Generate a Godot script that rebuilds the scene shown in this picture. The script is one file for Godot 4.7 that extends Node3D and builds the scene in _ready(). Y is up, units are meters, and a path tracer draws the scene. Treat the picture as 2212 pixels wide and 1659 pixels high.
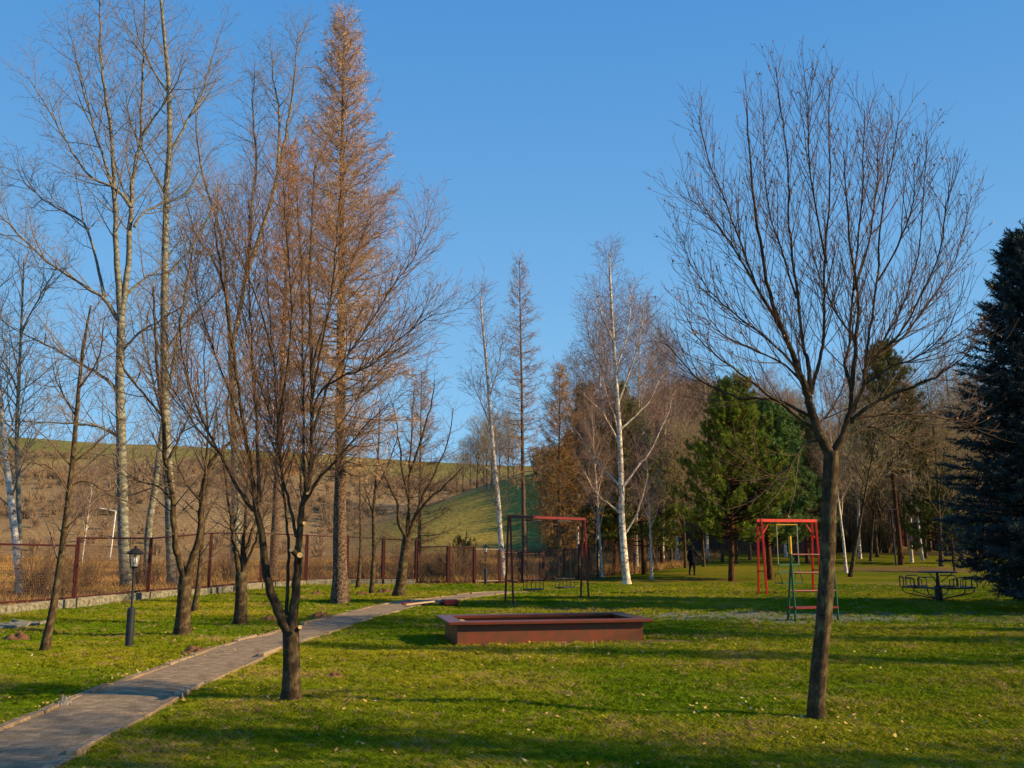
extends Node3D
# A small park playground on a clear November day: bare trees, lawn, path, fence, play equipment.

const EYE := 1.7
const FOC := 2003.0
const TILT := 0.1742
var rng := RandomNumberGenerator.new()
var noise := FastNoiseLite.new()
var used := {}
var M := {}
var fence_line: Array = []
var park := PackedVector2Array()
var path_mid: Curve2D = Curve2D.new()
var patches: Array = []
var slim: Node3D
var limb_k := 1.0

# ------------------------------------------------------------------ geometry collector
class Geo:
	var v := PackedVector3Array()
	var n := PackedVector3Array()
	var u := PackedVector2Array()
	var c := PackedColorArray()
	var i := PackedInt32Array()

	func tube(p: PackedVector3Array, r: PackedFloat32Array, sides: int, ca: Color, cb: Color, v0 := 0.0, flare := 0.0) -> void:
		var m := p.size()
		if m < 2:
			return
		var t := (p[1] - p[0]).normalized()
		var nr := t.cross(Vector3(0.31, 0.22, 0.93))
		if nr.length() < 0.05:
			nr = t.cross(Vector3.RIGHT)
		nr = nr.normalized()
		var ring := sides + 1 if sides > 4 else sides
		var start := v.size()
		var along := v0
		for k in m:
			if k > 0:
				along += p[k].distance_to(p[k - 1])
			t = (p[mini(k + 1, m - 1)] - p[maxi(k - 1, 0)]).normalized()
			nr = (nr - t * nr.dot(t)).normalized()
			var bn := t.cross(nr)
			var col := ca.lerp(cb, float(k) / (m - 1))
			for j in ring:
				var a := TAU * j / sides
				var d := nr * cos(a) + bn * sin(a)
				var rr := r[k]
				if flare > 0.0:
					rr *= 1.0 + flare * exp(-along * 5.0) * (1.0 + 0.5 * sin(a * 4.0 + 1.0)) + 0.05 * sin(a * 3.0 + along * 2.1) + 0.04 * sin(a * 5.0 - along * 7.3)
				v.append(p[k] + d * rr)
				n.append(d)
				u.append(Vector2(float(j) / sides, along))
				c.append(col)
		for k in m - 1:
			for j in sides:
				var a0 := start + k * ring + j
				var b0 := start + k * ring + (j + 1) % ring
				var a1 := a0 + ring
				var b1 := b0 + ring
				i.append(a0); i.append(a1); i.append(b1)
				i.append(a0); i.append(b1); i.append(b0)

	func sprig(p: Vector3, d: Vector3, side: Vector3, w: float, col: Color) -> void:
		var s := v.size()
		var nn := side.cross(d).normalized()
		v.append(p - side * w); v.append(p + d); v.append(p + side * w)
		for k in 3:
			n.append(nn); c.append(col)
		u.append(Vector2(0, 0)); u.append(Vector2(0.5, 1)); u.append(Vector2(1, 0))
		i.append(s); i.append(s + 1); i.append(s + 2)

	func quad(a: Vector3, b: Vector3, cc: Vector3, d: Vector3, col := Color.WHITE) -> void:
		# a b c d clockwise as seen from the front
		var s := v.size()
		var nn := (cc - a).cross(b - a).normalized()
		if nn.length() < 0.5:
			nn = (d - a).cross(cc - a).normalized()
		for q in [a, b, cc, d]:
			v.append(q); n.append(nn); c.append(col)
		u.append(Vector2(0, 0)); u.append(Vector2(0, a.distance_to(b))); u.append(Vector2(a.distance_to(d), a.distance_to(b))); u.append(Vector2(a.distance_to(d), 0))
		i.append(s); i.append(s + 1); i.append(s + 2); i.append(s); i.append(s + 2); i.append(s + 3)

	func box(t: Transform3D, s: Vector3, col := Color.WHITE, ch := 0.0) -> void:
		# a box with small chamfered edges: the three pairs of faces plus their bevels
		var h := s * 0.5
		var b := minf(ch, minf(h.x, minf(h.y, h.z)) * 0.5)
		var ax := [Vector3.RIGHT, Vector3.UP, Vector3.BACK]
		for k in 3:
			var e: Vector3 = ax[k]
			var f: Vector3 = ax[(k + 1) % 3]
			var g: Vector3 = ax[(k + 2) % 3]
			var hf: float = h[(k + 1) % 3]
			var hg: float = h[(k + 2) % 3]
			for sg in [1.0, -1.0]:
				var o: Vector3 = e * h[k] * sg
				var p0: Vector3 = o + f * (hf - b) + g * (hg - b) * sg
				var p1: Vector3 = o + f * (hf - b) - g * (hg - b) * sg
				var p2: Vector3 = o - f * (hf - b) - g * (hg - b) * sg
				var p3: Vector3 = o - f * (hf - b) + g * (hg - b) * sg
				quad(t * p0, t * p1, t * p2, t * p3, col)
			if b > 0.0:
				for s1 in [1.0, -1.0]:
					for s2 in [1.0, -1.0]:
						var q0: Vector3 = f * hf * s1 + g * (hg - b) * s2
						var q1: Vector3 = f * (hf - b) * s1 + g * hg * s2
						var le: Vector3 = e * (h[k] - b)
						if s1 * s2 > 0:
							quad(t * (q0 + le), t * (q0 - le), t * (q1 - le), t * (q1 + le), col)
						else:
							quad(t * (q0 - le), t * (q0 + le), t * (q1 + le), t * (q1 - le), col)

	func pipe(a: Vector3, b: Vector3, r: float, sides := 8, col := Color.WHITE) -> void:
		tube(PackedVector3Array([a, b]), PackedFloat32Array([r, r]), sides, col, col)
		disc(a, (a - b).normalized(), r, sides, col)
		disc(b, (b - a).normalized(), r, sides, col)

	func bent(p: PackedVector3Array, r: float, sides := 8, col := Color.WHITE) -> void:
		var rr := PackedFloat32Array()
		rr.resize(p.size())
		rr.fill(r)
		tube(p, rr, sides, col, col)
		disc(p[0], (p[0] - p[1]).normalized(), r, sides, col)
		disc(p[-1], (p[-1] - p[-2]).normalized(), r, sides, col)

	func disc(o: Vector3, axis: Vector3, r: float, sides := 8, col := Color.WHITE) -> void:
		var x := axis.cross(Vector3(0.31, 0.22, 0.93)).normalized()
		var y := axis.cross(x)
		var s := v.size()
		v.append(o); n.append(axis); c.append(col); u.append(Vector2(0.5, 0.5))
		for k in sides:
			var a := TAU * k / sides
			v.append(o + (x * cos(a) + y * sin(a)) * r); n.append(axis); c.append(col); u.append(Vector2(0.5 + 0.5 * cos(a), 0.5 + 0.5 * sin(a)))
		for k in sides:
			i.append(s); i.append(s + 1 + (k + 1) % sides); i.append(s + 1 + k)

	func lathe(o: Vector3, prof: Array, sides := 16, col := Color.WHITE) -> void:
		# prof: [radius, height] from the bottom up, flat-shaded along the profile
		for k in prof.size() - 1:
			var r0: float = prof[k][0]; var y0: float = prof[k][1]
			var r1: float = prof[k + 1][0]; var y1: float = prof[k + 1][1]
			var s := v.size()
			for j in sides + 1:
				var a := TAU * j / sides
				var d := Vector3(cos(a), 0, sin(a))
				var nn := (d * (y1 - y0) + Vector3.UP * (r0 - r1)).normalized()
				v.append(o + d * r0 + Vector3.UP * y0); v.append(o + d * r1 + Vector3.UP * y1)
				n.append(nn); n.append(nn); c.append(col); c.append(col)
				u.append(Vector2(float(j) / sides, y0)); u.append(Vector2(float(j) / sides, y1))
			for j in sides:
				var a0 := s + j * 2
				i.append(a0); i.append(a0 + 3); i.append(a0 + 1)
				i.append(a0); i.append(a0 + 2); i.append(a0 + 3)

	func mesh() -> ArrayMesh:
		var a := []
		a.resize(Mesh.ARRAY_MAX)
		a[Mesh.ARRAY_VERTEX] = v
		a[Mesh.ARRAY_NORMAL] = n
		a[Mesh.ARRAY_TEX_UV] = u
		a[Mesh.ARRAY_COLOR] = c
		a[Mesh.ARRAY_INDEX] = i
		var m := ArrayMesh.new()
		m.add_surface_from_arrays(Mesh.PRIMITIVE_TRIANGLES, a)
		return m

# how branches of each level grow
class Style:
	var per_m := [5.0, 7.0, 6.0]      # side branches per metre of the parent
	var angle := [40.0, 40.0, 45.0]
	var ln := [1.0, 0.4, 0.2]         # lengths in metres at the foot of the parent
	var short := 0.6                  # how much shorter towards the parent's tip
	var slim := [0.012, 0.009, 0.008]
	var rmin := 0.0015
	var wander := [0.12, 0.15, 0.2]
	var up := [0.10, 0.10, 0.06]
	var segs := [5, 4, 2]
	var levels := 3
	var t0 := [0.25, 0.15, 0.15]
	var ca := Color(0.14, 0.10, 0.07)
	var cb := Color(0.16, 0.09, 0.06)
	var leaf := 0.0
	var leaf_col := Color(0.42, 0.25, 0.10)
	var leaf_size := 0.02
	var flat := false                 # last level as single slivers

# ------------------------------------------------------------------ small helpers
func numbered(called: String) -> String:
	var k: int = used.get(called, 0)
	used[called] = k + 1
	return called if k == 0 else "%s_%03d" % [called, k]

func tag(o: Node, label: String, category: String, group := "", kind := "") -> void:
	if label: o.set_meta("label", label)
	if category: o.set_meta("category", category)
	if group: o.set_meta("group", group)
	if kind: o.set_meta("kind", kind)

func base(called: String, where: Vector3, label: String, category: String, group := "") -> Node3D:
	var o := Node3D.new()
	o.name = numbered(called)
	add_child(o)
	o.position = where
	tag(o, label, category, group)
	return o

func part(called: String, g: Geo, m: Material, parent: Node3D, label := "", stuff := false) -> MeshInstance3D:
	var o := MeshInstance3D.new()
	o.name = called
	o.mesh = g.mesh()
	o.material_override = m
	parent.add_child(o, true)
	if label: o.set_meta("label", label)
	if stuff: o.set_meta("kind", "stuff")
	return o

func one(called: String, g: Geo, m: Material, where: Vector3, label: String, category: String, group := "", kind := "") -> MeshInstance3D:
	var o := MeshInstance3D.new()
	o.name = numbered(called)
	o.mesh = g.mesh()
	o.material_override = m
	add_child(o)
	o.position = where
	tag(o, label, category, group, kind)
	return o

func dup(src: Node3D, where: Vector3, turn: float, size: float, label: String, group := "") -> Node3D:
	var o: Node3D = src.duplicate()
	var stem := String(src.name)
	var cut := stem.rfind("_")
	if cut > 0 and stem.substr(cut + 1).is_valid_int():
		stem = stem.substr(0, cut)
	o.name = numbered(stem)
	add_child(o)
	o.position = where
	o.rotation = Vector3(0, turn, 0)
	o.scale = Vector3.ONE * size
	if label: o.set_meta("label", label)
	if group: o.set_meta("group", group)
	elif o.has_meta("group"): o.remove_meta("group")
	return o

func ray(px: float, py: float) -> Vector3:
	var x := (px - 1106.0) / FOC
	var y := (829.5 - py) / FOC
	return Vector3(x, y * cos(TILT) + sin(TILT), -cos(TILT) + y * sin(TILT))

func at(px: float, py: float, depth: float) -> Vector3:
	var d := ray(px, py)
	return Vector3(0, EYE, 0) + d * (depth / -d.z)

func spot(px: float, py: float) -> Vector3:
	var d := ray(px, py)
	var p := Vector3(0, EYE, 0)
	var k := 0
	while p.y > ground_height(p.x, p.z) and k < 1200:
		k += 1
		p += d * 0.1
	return Vector3(p.x, ground_height(p.x, p.z), p.z)

func on_ground(x: float, z: float, sink := 0.0) -> Vector3:
	return Vector3(x, ground_height(x, z) - sink, z)

func smooth(a: float, b: float, x: float) -> float:
	return smoothstep(a, b, x)

func rnd(a: float, b: float) -> float:
	return rng.randf_range(a, b)

func rdir() -> Vector3:
	return Vector3(rng.randfn(), rng.randfn(), rng.randfn()).normalized()

# ------------------------------------------------------------------ the lie of the land
func hill_part(x: float, z: float) -> float:
	var d := -z
	if d < 60.0:
		return 0.0
	var tall := clampf(26.5 - 0.058 * x, 10.0, 38.0) * (1.0 - 0.5 * smooth(15.0, 70.0, x))
	var rise := 12.0 * smooth(6.0, 30.0, x) * smooth(98.0, 150.0, d)
	return rise + tall * smooth(68.0 + 27.0 * smooth(-60.0, -15.0, x), 300.0, d + 6.0 * noise.get_noise_2d(x * 0.6, z * 0.6)) - 0.06 * maxf(d - 330.0, 0.0)

func mound_part(x: float, z: float) -> float:
	var d := -z
	return 9.2 * smooth(78.0, 136.0, d) * smooth(-28.0, 6.0, x) * (1.0 - smooth(142.0, 185.0, d)) * (1.0 - smooth(26.0, 55.0, x))

func ground_height(x: float, z: float) -> float:
	var h := 0.05 * noise.get_noise_2d(x * 9.0, z * 9.0) + 0.034 * noise.get_noise_2d(x * 36.0, z * 36.0)
	h += 0.75 * smooth(48.0, 84.0, -z) * smooth(0.0, 14.0, x)
	return h + hill_part(x, z) + mound_part(x, z)

func grid_mesh(xs: PackedFloat32Array, zs: PackedFloat32Array, height: Callable, tint: Callable) -> Geo:
	var g := Geo.new()
	var w := xs.size()
	for z in zs:
		for x in xs:
			g.v.append(Vector3(x, height.call(x, z), z))
			g.u.append(Vector2(x, z))
			g.c.append(tint.call(x, z))
	g.n.resize(g.v.size())
	for r in zs.size():
		for q in w:
			var a := g.v[r * w + mini(q + 1, w - 1)] - g.v[r * w + maxi(q - 1, 0)]
			var b := g.v[mini(r + 1, zs.size() - 1) * w + q] - g.v[maxi(r - 1, 0) * w + q]
			var nn := b.cross(a).normalized()
			g.n[r * w + q] = nn if nn.y > 0.0 else -nn
	for r in zs.size() - 1:
		for q in w - 1:
			var k := r * w + q
			# zs run away from the camera (falling z), xs to the right
			g.i.append(k); g.i.append(k + w); g.i.append(k + w + 1)
			g.i.append(k); g.i.append(k + w + 1); g.i.append(k + 1)
	return g

func span(stops: Array) -> PackedFloat32Array:
	# [from, step, to, step, to ...]
	var a := PackedFloat32Array([stops[0]])
	var x: float = stops[0]
	var k := 1
	while k < stops.size():
		var st: float = stops[k]
		var to: float = stops[k + 1]
		var cnt := int(round(absf(to - x) / absf(st)))
		var x0 := x
		for j in cnt:
			x = lerpf(x0, to, float(j + 1) / cnt)
			a.append(x)
		k += 2
	return a

func path_dist(x: float, z: float) -> float:
	if z < -37.0 or x > 4.0 or x < -8.0:
		return 9.0
	var p := Vector2(x, z)
	return path_mid.get_closest_point(p).distance_to(p)

func bare(x: float, z: float) -> float:
	# how bare of grass the lawn is there, 0 to 1
	var w := 0.0
	for q in patches:
		var dx: float = (x - q[0]) / q[2]
		var dz: float = (z - q[1]) / q[3]
		var e := dx * dx + dz * dz
		if e < 1.8:
			w = maxf(w, q[5] * (1.0 - smooth(0.35, 1.25, e + 0.55 * noise.get_noise_2d(x * 26.0 + 50.0, z * 26.0))))
	return w

func patch_color(x: float, z: float) -> Color:
	var col := Color(0.2, 0.13, 0.07)
	var best := 9.0
	for q in patches:
		var e: float = pow((x - q[0]) / q[2], 2) + pow((z - q[1]) / q[3], 2)
		if e < best:
			best = e
			col = q[4]
	return col

func lawn_color(x: float, z: float) -> Color:
	var p := Vector2(x, z)
	var a := noise.get_noise_2d(x * 6.0, z * 6.0)
	var b := noise.get_noise_2d(x * 22.0 + 99.0, z * 22.0)
	if Geometry2D.is_point_in_polygon(p, park):
		var col := Color(0.11, 0.165, 0.008).lerp(Color(0.24, 0.215, 0.02), clampf(0.35 + 0.9 * a + 0.5 * b + 0.25 * smooth(20.0, 45.0, -z), 0.0, 1.0))
		col = col.lerp(Color(0.20, 0.13, 0.05), clampf(b * 1.3 - 0.35, 0.0, 0.6))
		return col.lerp(patch_color(x, z), bare(x, z))
	var dry := Color(0.30, 0.18, 0.07).lerp(Color(0.20, 0.11, 0.055), clampf(0.5 + 1.3 * a + 0.6 * b, 0.0, 1.0))
	if x > 9.0 and z < -60.0:
		dry = Color(0.10, 0.075, 0.04).lerp(Color(0.13, 0.13, 0.03), clampf(0.5 + 1.2 * a, 0.0, 1.0))
	return dry

func hill_color(x: float, z: float) -> Color:
	var d := -z
	var m := mound_part(x, z)
	var a := noise.get_noise_2d(x * 1.1, z * 1.1)
	var b := noise.get_noise_2d(x * 4.0 + 30.0, z * 4.0)
	var c := noise.get_noise_2d(x * 0.5 + 200.0, z * 2.2)
	var field := Color(0.42, 0.28, 0.125).lerp(Color(0.30, 0.19, 0.095), clampf(0.45 + 1.2 * b + 0.8 * c, 0.0, 1.0))
	var brush := Color(0.27, 0.185, 0.10).lerp(Color(0.38, 0.265, 0.135), clampf(0.4 + 1.4 * a, 0.0, 1.0))
	var green := Color(0.22, 0.225, 0.06).lerp(Color(0.30, 0.255, 0.09), clampf(0.4 + 1.6 * a + b, 0.0, 1.0))
	var crest := Color(0.17, 0.115, 0.05)
	var e := d + 16.0 * a + 8.0 * b
	var col := field.lerp(brush, smooth(105.0, 150.0, e))
	col = col.lerp(green, smooth(195.0, 225.0, e))
	col = col.lerp(crest, smooth(278.0, 300.0, e))
	col = col.lerp(Color(0.17, 0.115, 0.07).lerp(Color(0.23, 0.15, 0.08), clampf(0.5 + 1.5 * b, 0.0, 1.0)), smooth(5.0, 16.0, x))
	var mg := Color(0.47, 0.345, 0.08).lerp(Color(0.38, 0.295, 0.065), clampf(0.5 + 1.5 * b, 0.0, 1.0))
	mg = mg.lerp(Color(0.24, 0.16, 0.08), 1.0 - smooth(0.8, 2.6, m + 1.2 * b))
	return col.lerp(mg, smooth(0.9, 1.3, m + 0.2 * b) * (1.0 - smooth(136.0, 150.0, d)) * (1.0 - smooth(20.0, 34.0, x)))

# ------------------------------------------------------------------ materials
func noise_image(size: int, freq: float, octaves: int, seed_: int, lo: Color, hi: Color, power := 1.0) -> Image:
	var f := FastNoiseLite.new()
	f.seed = seed_
	f.frequency = freq
	f.fractal_octaves = octaves
	var g := f.get_seamless_image(size, size)
	var im := Image.create(size, size, false, Image.FORMAT_RGB8)
	for y in size:
		for x in size:
			im.set_pixel(x, y, lo.lerp(hi, pow(g.get_pixel(x, y).r, power)))
	return im

func tex(im: Image) -> ImageTexture:
	return ImageTexture.create_from_image(im)

func mat(albedo: Color, rough := 0.9, vcol := false, metal := 0.0) -> StandardMaterial3D:
	var m := StandardMaterial3D.new()
	m.albedo_color = albedo.linear_to_srgb() if not vcol else Color.WHITE
	m.roughness = rough
	m.metallic = metal
	m.vertex_color_use_as_albedo = vcol
	m.metallic_specular = 0.3
	return m

func bark_image(w: int, h: int, kind: String) -> Image:
	var f := FastNoiseLite.new()
	f.frequency = 0.02
	f.fractal_octaves = 4
	f.seed = kind.hash() % 1000
	var im := Image.create(w, h, false, Image.FORMAT_RGB8)
	for y in h:
		for x in w:
			var a := TAU * x / w
			var q := Vector3(cos(a) * w / TAU, y, sin(a) * w / TAU)
			var col: Color
			match kind:
				"birch":
					var big := f.get_noise_3d(q.x * 1.2, q.y * 0.8, q.z * 1.2)
					var line := f.get_noise_3d(q.x * 1.4 + 40.0, q.y * 7.0, q.z * 1.4)
					col = Color(0.90, 0.87, 0.82).lerp(Color(0.74, 0.68, 0.60), clampf(0.5 + big * 1.6, 0, 1))
					col = col.lerp(Color(0.10, 0.085, 0.075), smoothstep(0.26, 0.38, line + 0.25 * big) * 0.9)
					col = col.lerp(Color(0.12, 0.10, 0.085), smoothstep(0.40, 0.52, big))
				"poplar":
					var big := f.get_noise_3d(q.x * 1.5, q.y * 0.9, q.z * 1.5)
					var line := f.get_noise_3d(q.x * 3.0 + 40.0, q.y * 6.0, q.z * 3.0)
					col = Color(0.58, 0.58, 0.52).lerp(Color(0.39, 0.39, 0.35), clampf(0.5 + big * 1.8, 0, 1))
					col = col.lerp(Color(0.17, 0.16, 0.13), smoothstep(0.22, 0.42, line) * 0.85)
				"larch":
					var big := f.get_noise_3d(q.x * 5.0, q.y * 2.6, q.z * 5.0)
					var fine := f.get_noise_3d(q.x * 12.0, q.y * 8.0, q.z * 12.0)
					col = Color(0.50, 0.42, 0.36).lerp(Color(0.28, 0.215, 0.17), clampf(0.5 + big * 2.2, 0, 1))
					col = col.lerp(Color(0.62, 0.56, 0.48), smoothstep(0.1, 0.4, fine) * 0.6)
					col = col.lerp(Color(0.13, 0.10, 0.085), smoothstep(0.05, 0.3, -fine) * 0.6)
				"pine":
					var big := f.get_noise_3d(q.x * 5.0, q.y * 2.2, q.z * 5.0)
					col = Color(0.40, 0.27, 0.19).lerp(Color(0.20, 0.15, 0.12), clampf(0.5 + big * 2.2, 0, 1))
				_:
					var big := f.get_noise_3d(q.x * 1.6, q.y * 1.1, q.z * 1.6)
					var rib := f.get_noise_3d(q.x * 9.0, q.y * 1.6, q.z * 9.0)
					var fine := f.get_noise_3d(q.x * 14.0, q.y * 14.0, q.z * 14.0)
					col = Color(0.385, 0.315, 0.23).lerp(Color(0.25, 0.205, 0.155), clampf(0.5 + big * 2.0, 0, 1))
					col = col.lerp(Color(0.20, 0.165, 0.13), smoothstep(0.02, 0.35, rib) * 0.75)
					col = col.lerp(Color(0.40, 0.42, 0.28), smoothstep(0.15, 0.45, -big) * 0.5)
					col = col.lerp(Color(0.58, 0.53, 0.44), smoothstep(0.25, 0.45, fine) * 0.5)
			im.set_pixel(x, y, col)
	return im

func bark(kind: String, bump := 1.2) -> StandardMaterial3D:
	var m := StandardMaterial3D.new()
	var im := bark_image(128, 512, kind)
	m.albedo_texture = tex(im)
	m.vertex_color_use_as_albedo = true
	m.roughness = 0.92
	m.metallic_specular = 0.2
	m.uv1_scale = Vector3(1, 0.55, 1)
	var nm: Image = im.duplicate()
	nm.convert(Image.FORMAT_RGBA8)
	nm.bump_map_to_normal_map(bump * 3.0)
	m.normal_enabled = true
	m.normal_texture = tex(nm)
	m.normal_scale = 0.7
	return m

func rust_paint(col: Color, wear: Color, seed_: int, amount := 2.2) -> StandardMaterial3D:
	var m := StandardMaterial3D.new()
	m.albedo_texture = tex(noise_image(128, 0.03, 5, seed_, col, wear, amount))
	m.uv1_triplanar = true
	m.uv1_scale = Vector3(0.9, 0.9, 0.9)
	m.roughness = 0.45
	m.metallic_specular = 0.45
	return m

func make_materials() -> void:
	M.bark = bark("ash")
	M.birch = bark("birch", 0.5)
	M.poplar = bark("poplar", 0.8)
	M.larch = bark("larch", 1.6)
	M.pine = bark("pine", 1.6)
	M.twig = mat(Color.WHITE, 0.85, true)
	M.needle = mat(Color.WHITE, 0.7, true)
	M.needle.backlight_enabled = true
	M.needle.backlight = Color(0.25, 0.25, 0.25)
	M.leaf = mat(Color.WHITE, 0.8, true)
	M.leaf.backlight_enabled = true
	M.leaf.backlight = Color(0.4, 0.4, 0.4)
	var grain := tex(noise_image(512, 0.035, 5, 7, Color(0.60, 0.60, 0.60), Color(1, 1, 1), 0.8))
	M.lawn = mat(Color.WHITE, 1.0, true)
	M.lawn.albedo_texture = grain
	M.lawn.uv1_scale = Vector3(0.37, 0.37, 1)
	M.lawn.metallic_specular = 0.1
	var nim := noise_image(512, 0.06, 5, 17, Color.BLACK, Color.WHITE)
	nim.convert(Image.FORMAT_RGBA8)
	nim.bump_map_to_normal_map(6.0)
	M.lawn.normal_enabled = true
	M.lawn.normal_texture = tex(nim)
	M.lawn.normal_scale = 1.0
	M.hill = mat(Color.WHITE, 1.0, true)
	M.hill.albedo_texture = grain
	M.hill.uv1_scale = Vector3(0.06, 0.06, 1)
	M.hill.metallic_specular = 0.1
	M.grass = mat(Color.WHITE, 0.75, true)
	M.grass.metallic_specular = 0.08
	M.grass.backlight_enabled = true
	M.grass.backlight = Color(0.45, 0.45, 0.45)
	M.soil = mat(Color.WHITE, 1.0, true)
	# path of small worn pavers
	var pv := Image.create(512, 512, false, Image.FORMAT_RGB8)
	var f := FastNoiseLite.new()
	f.frequency = 0.012
	f.fractal_octaves = 5
	var tone := RandomNumberGenerator.new()
	tone.seed = 5
	var tones := PackedFloat32Array()
	for k in 256: tones.append(tone.randf_range(-0.05, 0.05))
	for y in 512:
		for x in 512:
			var row := y / 32
			var xx := (x + (row % 2) * 32) % 512
			var col := xx / 64
			var edge := minf(minf(float(y % 32), 31.0 - y % 32), minf(float(xx % 64), 63.0 - xx % 64))
			var b := f.get_noise_2d(x, y)
			var fine := f.get_noise_2d(x * 9.0, y * 9.0)
			var s := 0.545 + 0.7 * tones[(row * 8 + col) % 256] + 0.12 * b + 0.09 * fine
			var cc := Color(s, s * 0.875, s * 0.715)
			if edge < 1.6:
				cc = cc.lerp(Color(0.38, 0.33, 0.25), 0.5)
			pv.set_pixel(x, y, cc)
	M.path = StandardMaterial3D.new()
	M.path.albedo_texture = tex(pv)
	M.path.roughness = 0.95
	M.path.metallic_specular = 0.2
	var pn: Image = pv.duplicate()
	pn.convert(Image.FORMAT_RGBA8)
	pn.bump_map_to_normal_map(2.5)
	M.path.normal_enabled = true
	M.path.normal_texture = tex(pn)
	M.kerb = mat(Color.WHITE, 0.95, true)
	M.kerb.albedo_texture = tex(noise_image(128, 0.05, 5, 23, Color(0.62, 0.60, 0.57), Color(1, 1, 1)))
	M.kerb.uv1_triplanar = true
	M.kerb.uv1_scale = Vector3(2, 2, 2)
	M.concrete = StandardMaterial3D.new()
	M.concrete.albedo_texture = tex(noise_image(256, 0.03, 6, 31, Color(0.30, 0.29, 0.25), Color(0.62, 0.60, 0.52)))
	M.concrete.uv1_triplanar = true
	M.concrete.uv1_scale = Vector3(0.9, 0.9, 0.9)
	M.concrete.roughness = 0.95
	M.fence = rust_paint(Color(0.29, 0.10, 0.075), Color(0.21, 0.105, 0.08), 41)
	M.swing = rust_paint(Color(0.47, 0.105, 0.08), Color(0.30, 0.10, 0.08), 42)
	M.wire = mat(Color(0.13, 0.08, 0.055), 0.6, false, 0.3)
	M.box = rust_paint(Color(0.52, 0.25, 0.145), Color(0.37, 0.26, 0.17), 43, 0.9)
	M.ledge = rust_paint(Color(0.46, 0.20, 0.12), Color(0.36, 0.22, 0.145), 44, 1.0)
	M.ledge.roughness = 0.34
	M.sand = StandardMaterial3D.new()
	M.sand.albedo_texture = tex(noise_image(128, 0.05, 5, 47, Color(0.52, 0.42, 0.30), Color(0.74, 0.62, 0.46)))
	M.sand.uv1_triplanar = true
	M.sand.roughness = 1.0
	M.red = rust_paint(Color(0.78, 0.12, 0.07), Color(0.60, 0.14, 0.09), 51, 1.8)
	M.dark_red = rust_paint(Color(0.46, 0.07, 0.06), Color(0.30, 0.08, 0.07), 52, 1.8)
	M.green = rust_paint(Color(0.06, 0.33, 0.20), Color(0.10, 0.28, 0.19), 53, 1.8)
	M.yellow = rust_paint(Color(0.90, 0.68, 0.10), Color(0.75, 0.56, 0.16), 54, 1.8)
	M.chain = mat(Color(0.40, 0.42, 0.34), 0.45, false, 0.4)
	M.lamp_metal = rust_paint(Color(0.13, 0.15, 0.18), Color(0.17, 0.18, 0.20), 55)
	M.black = mat(Color(0.018, 0.018, 0.02), 0.5)
	M.steel = rust_paint(Color(0.20, 0.17, 0.16), Color(0.13, 0.11, 0.11), 56)
	M.seat_blue = rust_paint(Color(0.20, 0.24, 0.33), Color(0.25, 0.25, 0.30), 57)
	M.white = mat(Color(0.72, 0.70, 0.66), 0.7)
	M.galv = mat(Color(0.55, 0.56, 0.57), 0.45, false, 0.5)
	M.glass = StandardMaterial3D.new()
	M.glass.transparency = BaseMaterial3D.TRANSPARENCY_ALPHA
	M.glass.albedo_color = Color(0.95, 0.97, 0.98, 0.16)
	M.glass.roughness = 0.04
	M.bulb = mat(Color(0.5, 0.48, 0.44), 0.2)
	M.cut = mat(Color(0.62, 0.42, 0.17), 0.8)
	M.cloth = mat(Color.WHITE, 0.95, true)
	M.skin = mat(Color(0.36, 0.21, 0.15), 0.6)
	M.shed = rust_paint(Color(0.30, 0.07, 0.05), Color(0.22, 0.06, 0.05), 58)
	M.roof = mat(Color(0.06, 0.045, 0.04), 0.9)
	M.wood_pale = rust_paint(Color(0.80, 0.70, 0.54), Color(0.66, 0.56, 0.42), 59)

# ------------------------------------------------------------------ growing trees
func smooth_line(ctrl: PackedVector3Array, sub: int) -> PackedVector3Array:
	var out := PackedVector3Array()
	var m := ctrl.size()
	for k in m - 1:
		var p0 := ctrl[maxi(k - 1, 0)]
		var p3 := ctrl[mini(k + 2, m - 1)]
		for j in sub:
			out.append(ctrl[k].cubic_interpolate(ctrl[k + 1], p0, p3, float(j) / sub))
	out.append(ctrl[m - 1])
	return out

func radii(m: int, r0: float, r1: float, power := 1.0) -> PackedFloat32Array:
	var r := PackedFloat32Array()
	for k in m:
		r.append(lerpf(r0, r1, pow(float(k) / (m - 1), power)))
	return r

func grow_line(p: Vector3, d: Vector3, length: float, segs: int, wander: float, up: float) -> PackedVector3Array:
	var out := PackedVector3Array([p])
	var st := length / segs
	for k in segs:
		d = (d + rdir() * wander + Vector3.UP * up).normalized()
		p += d * st
		out.append(p)
	return out

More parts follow.
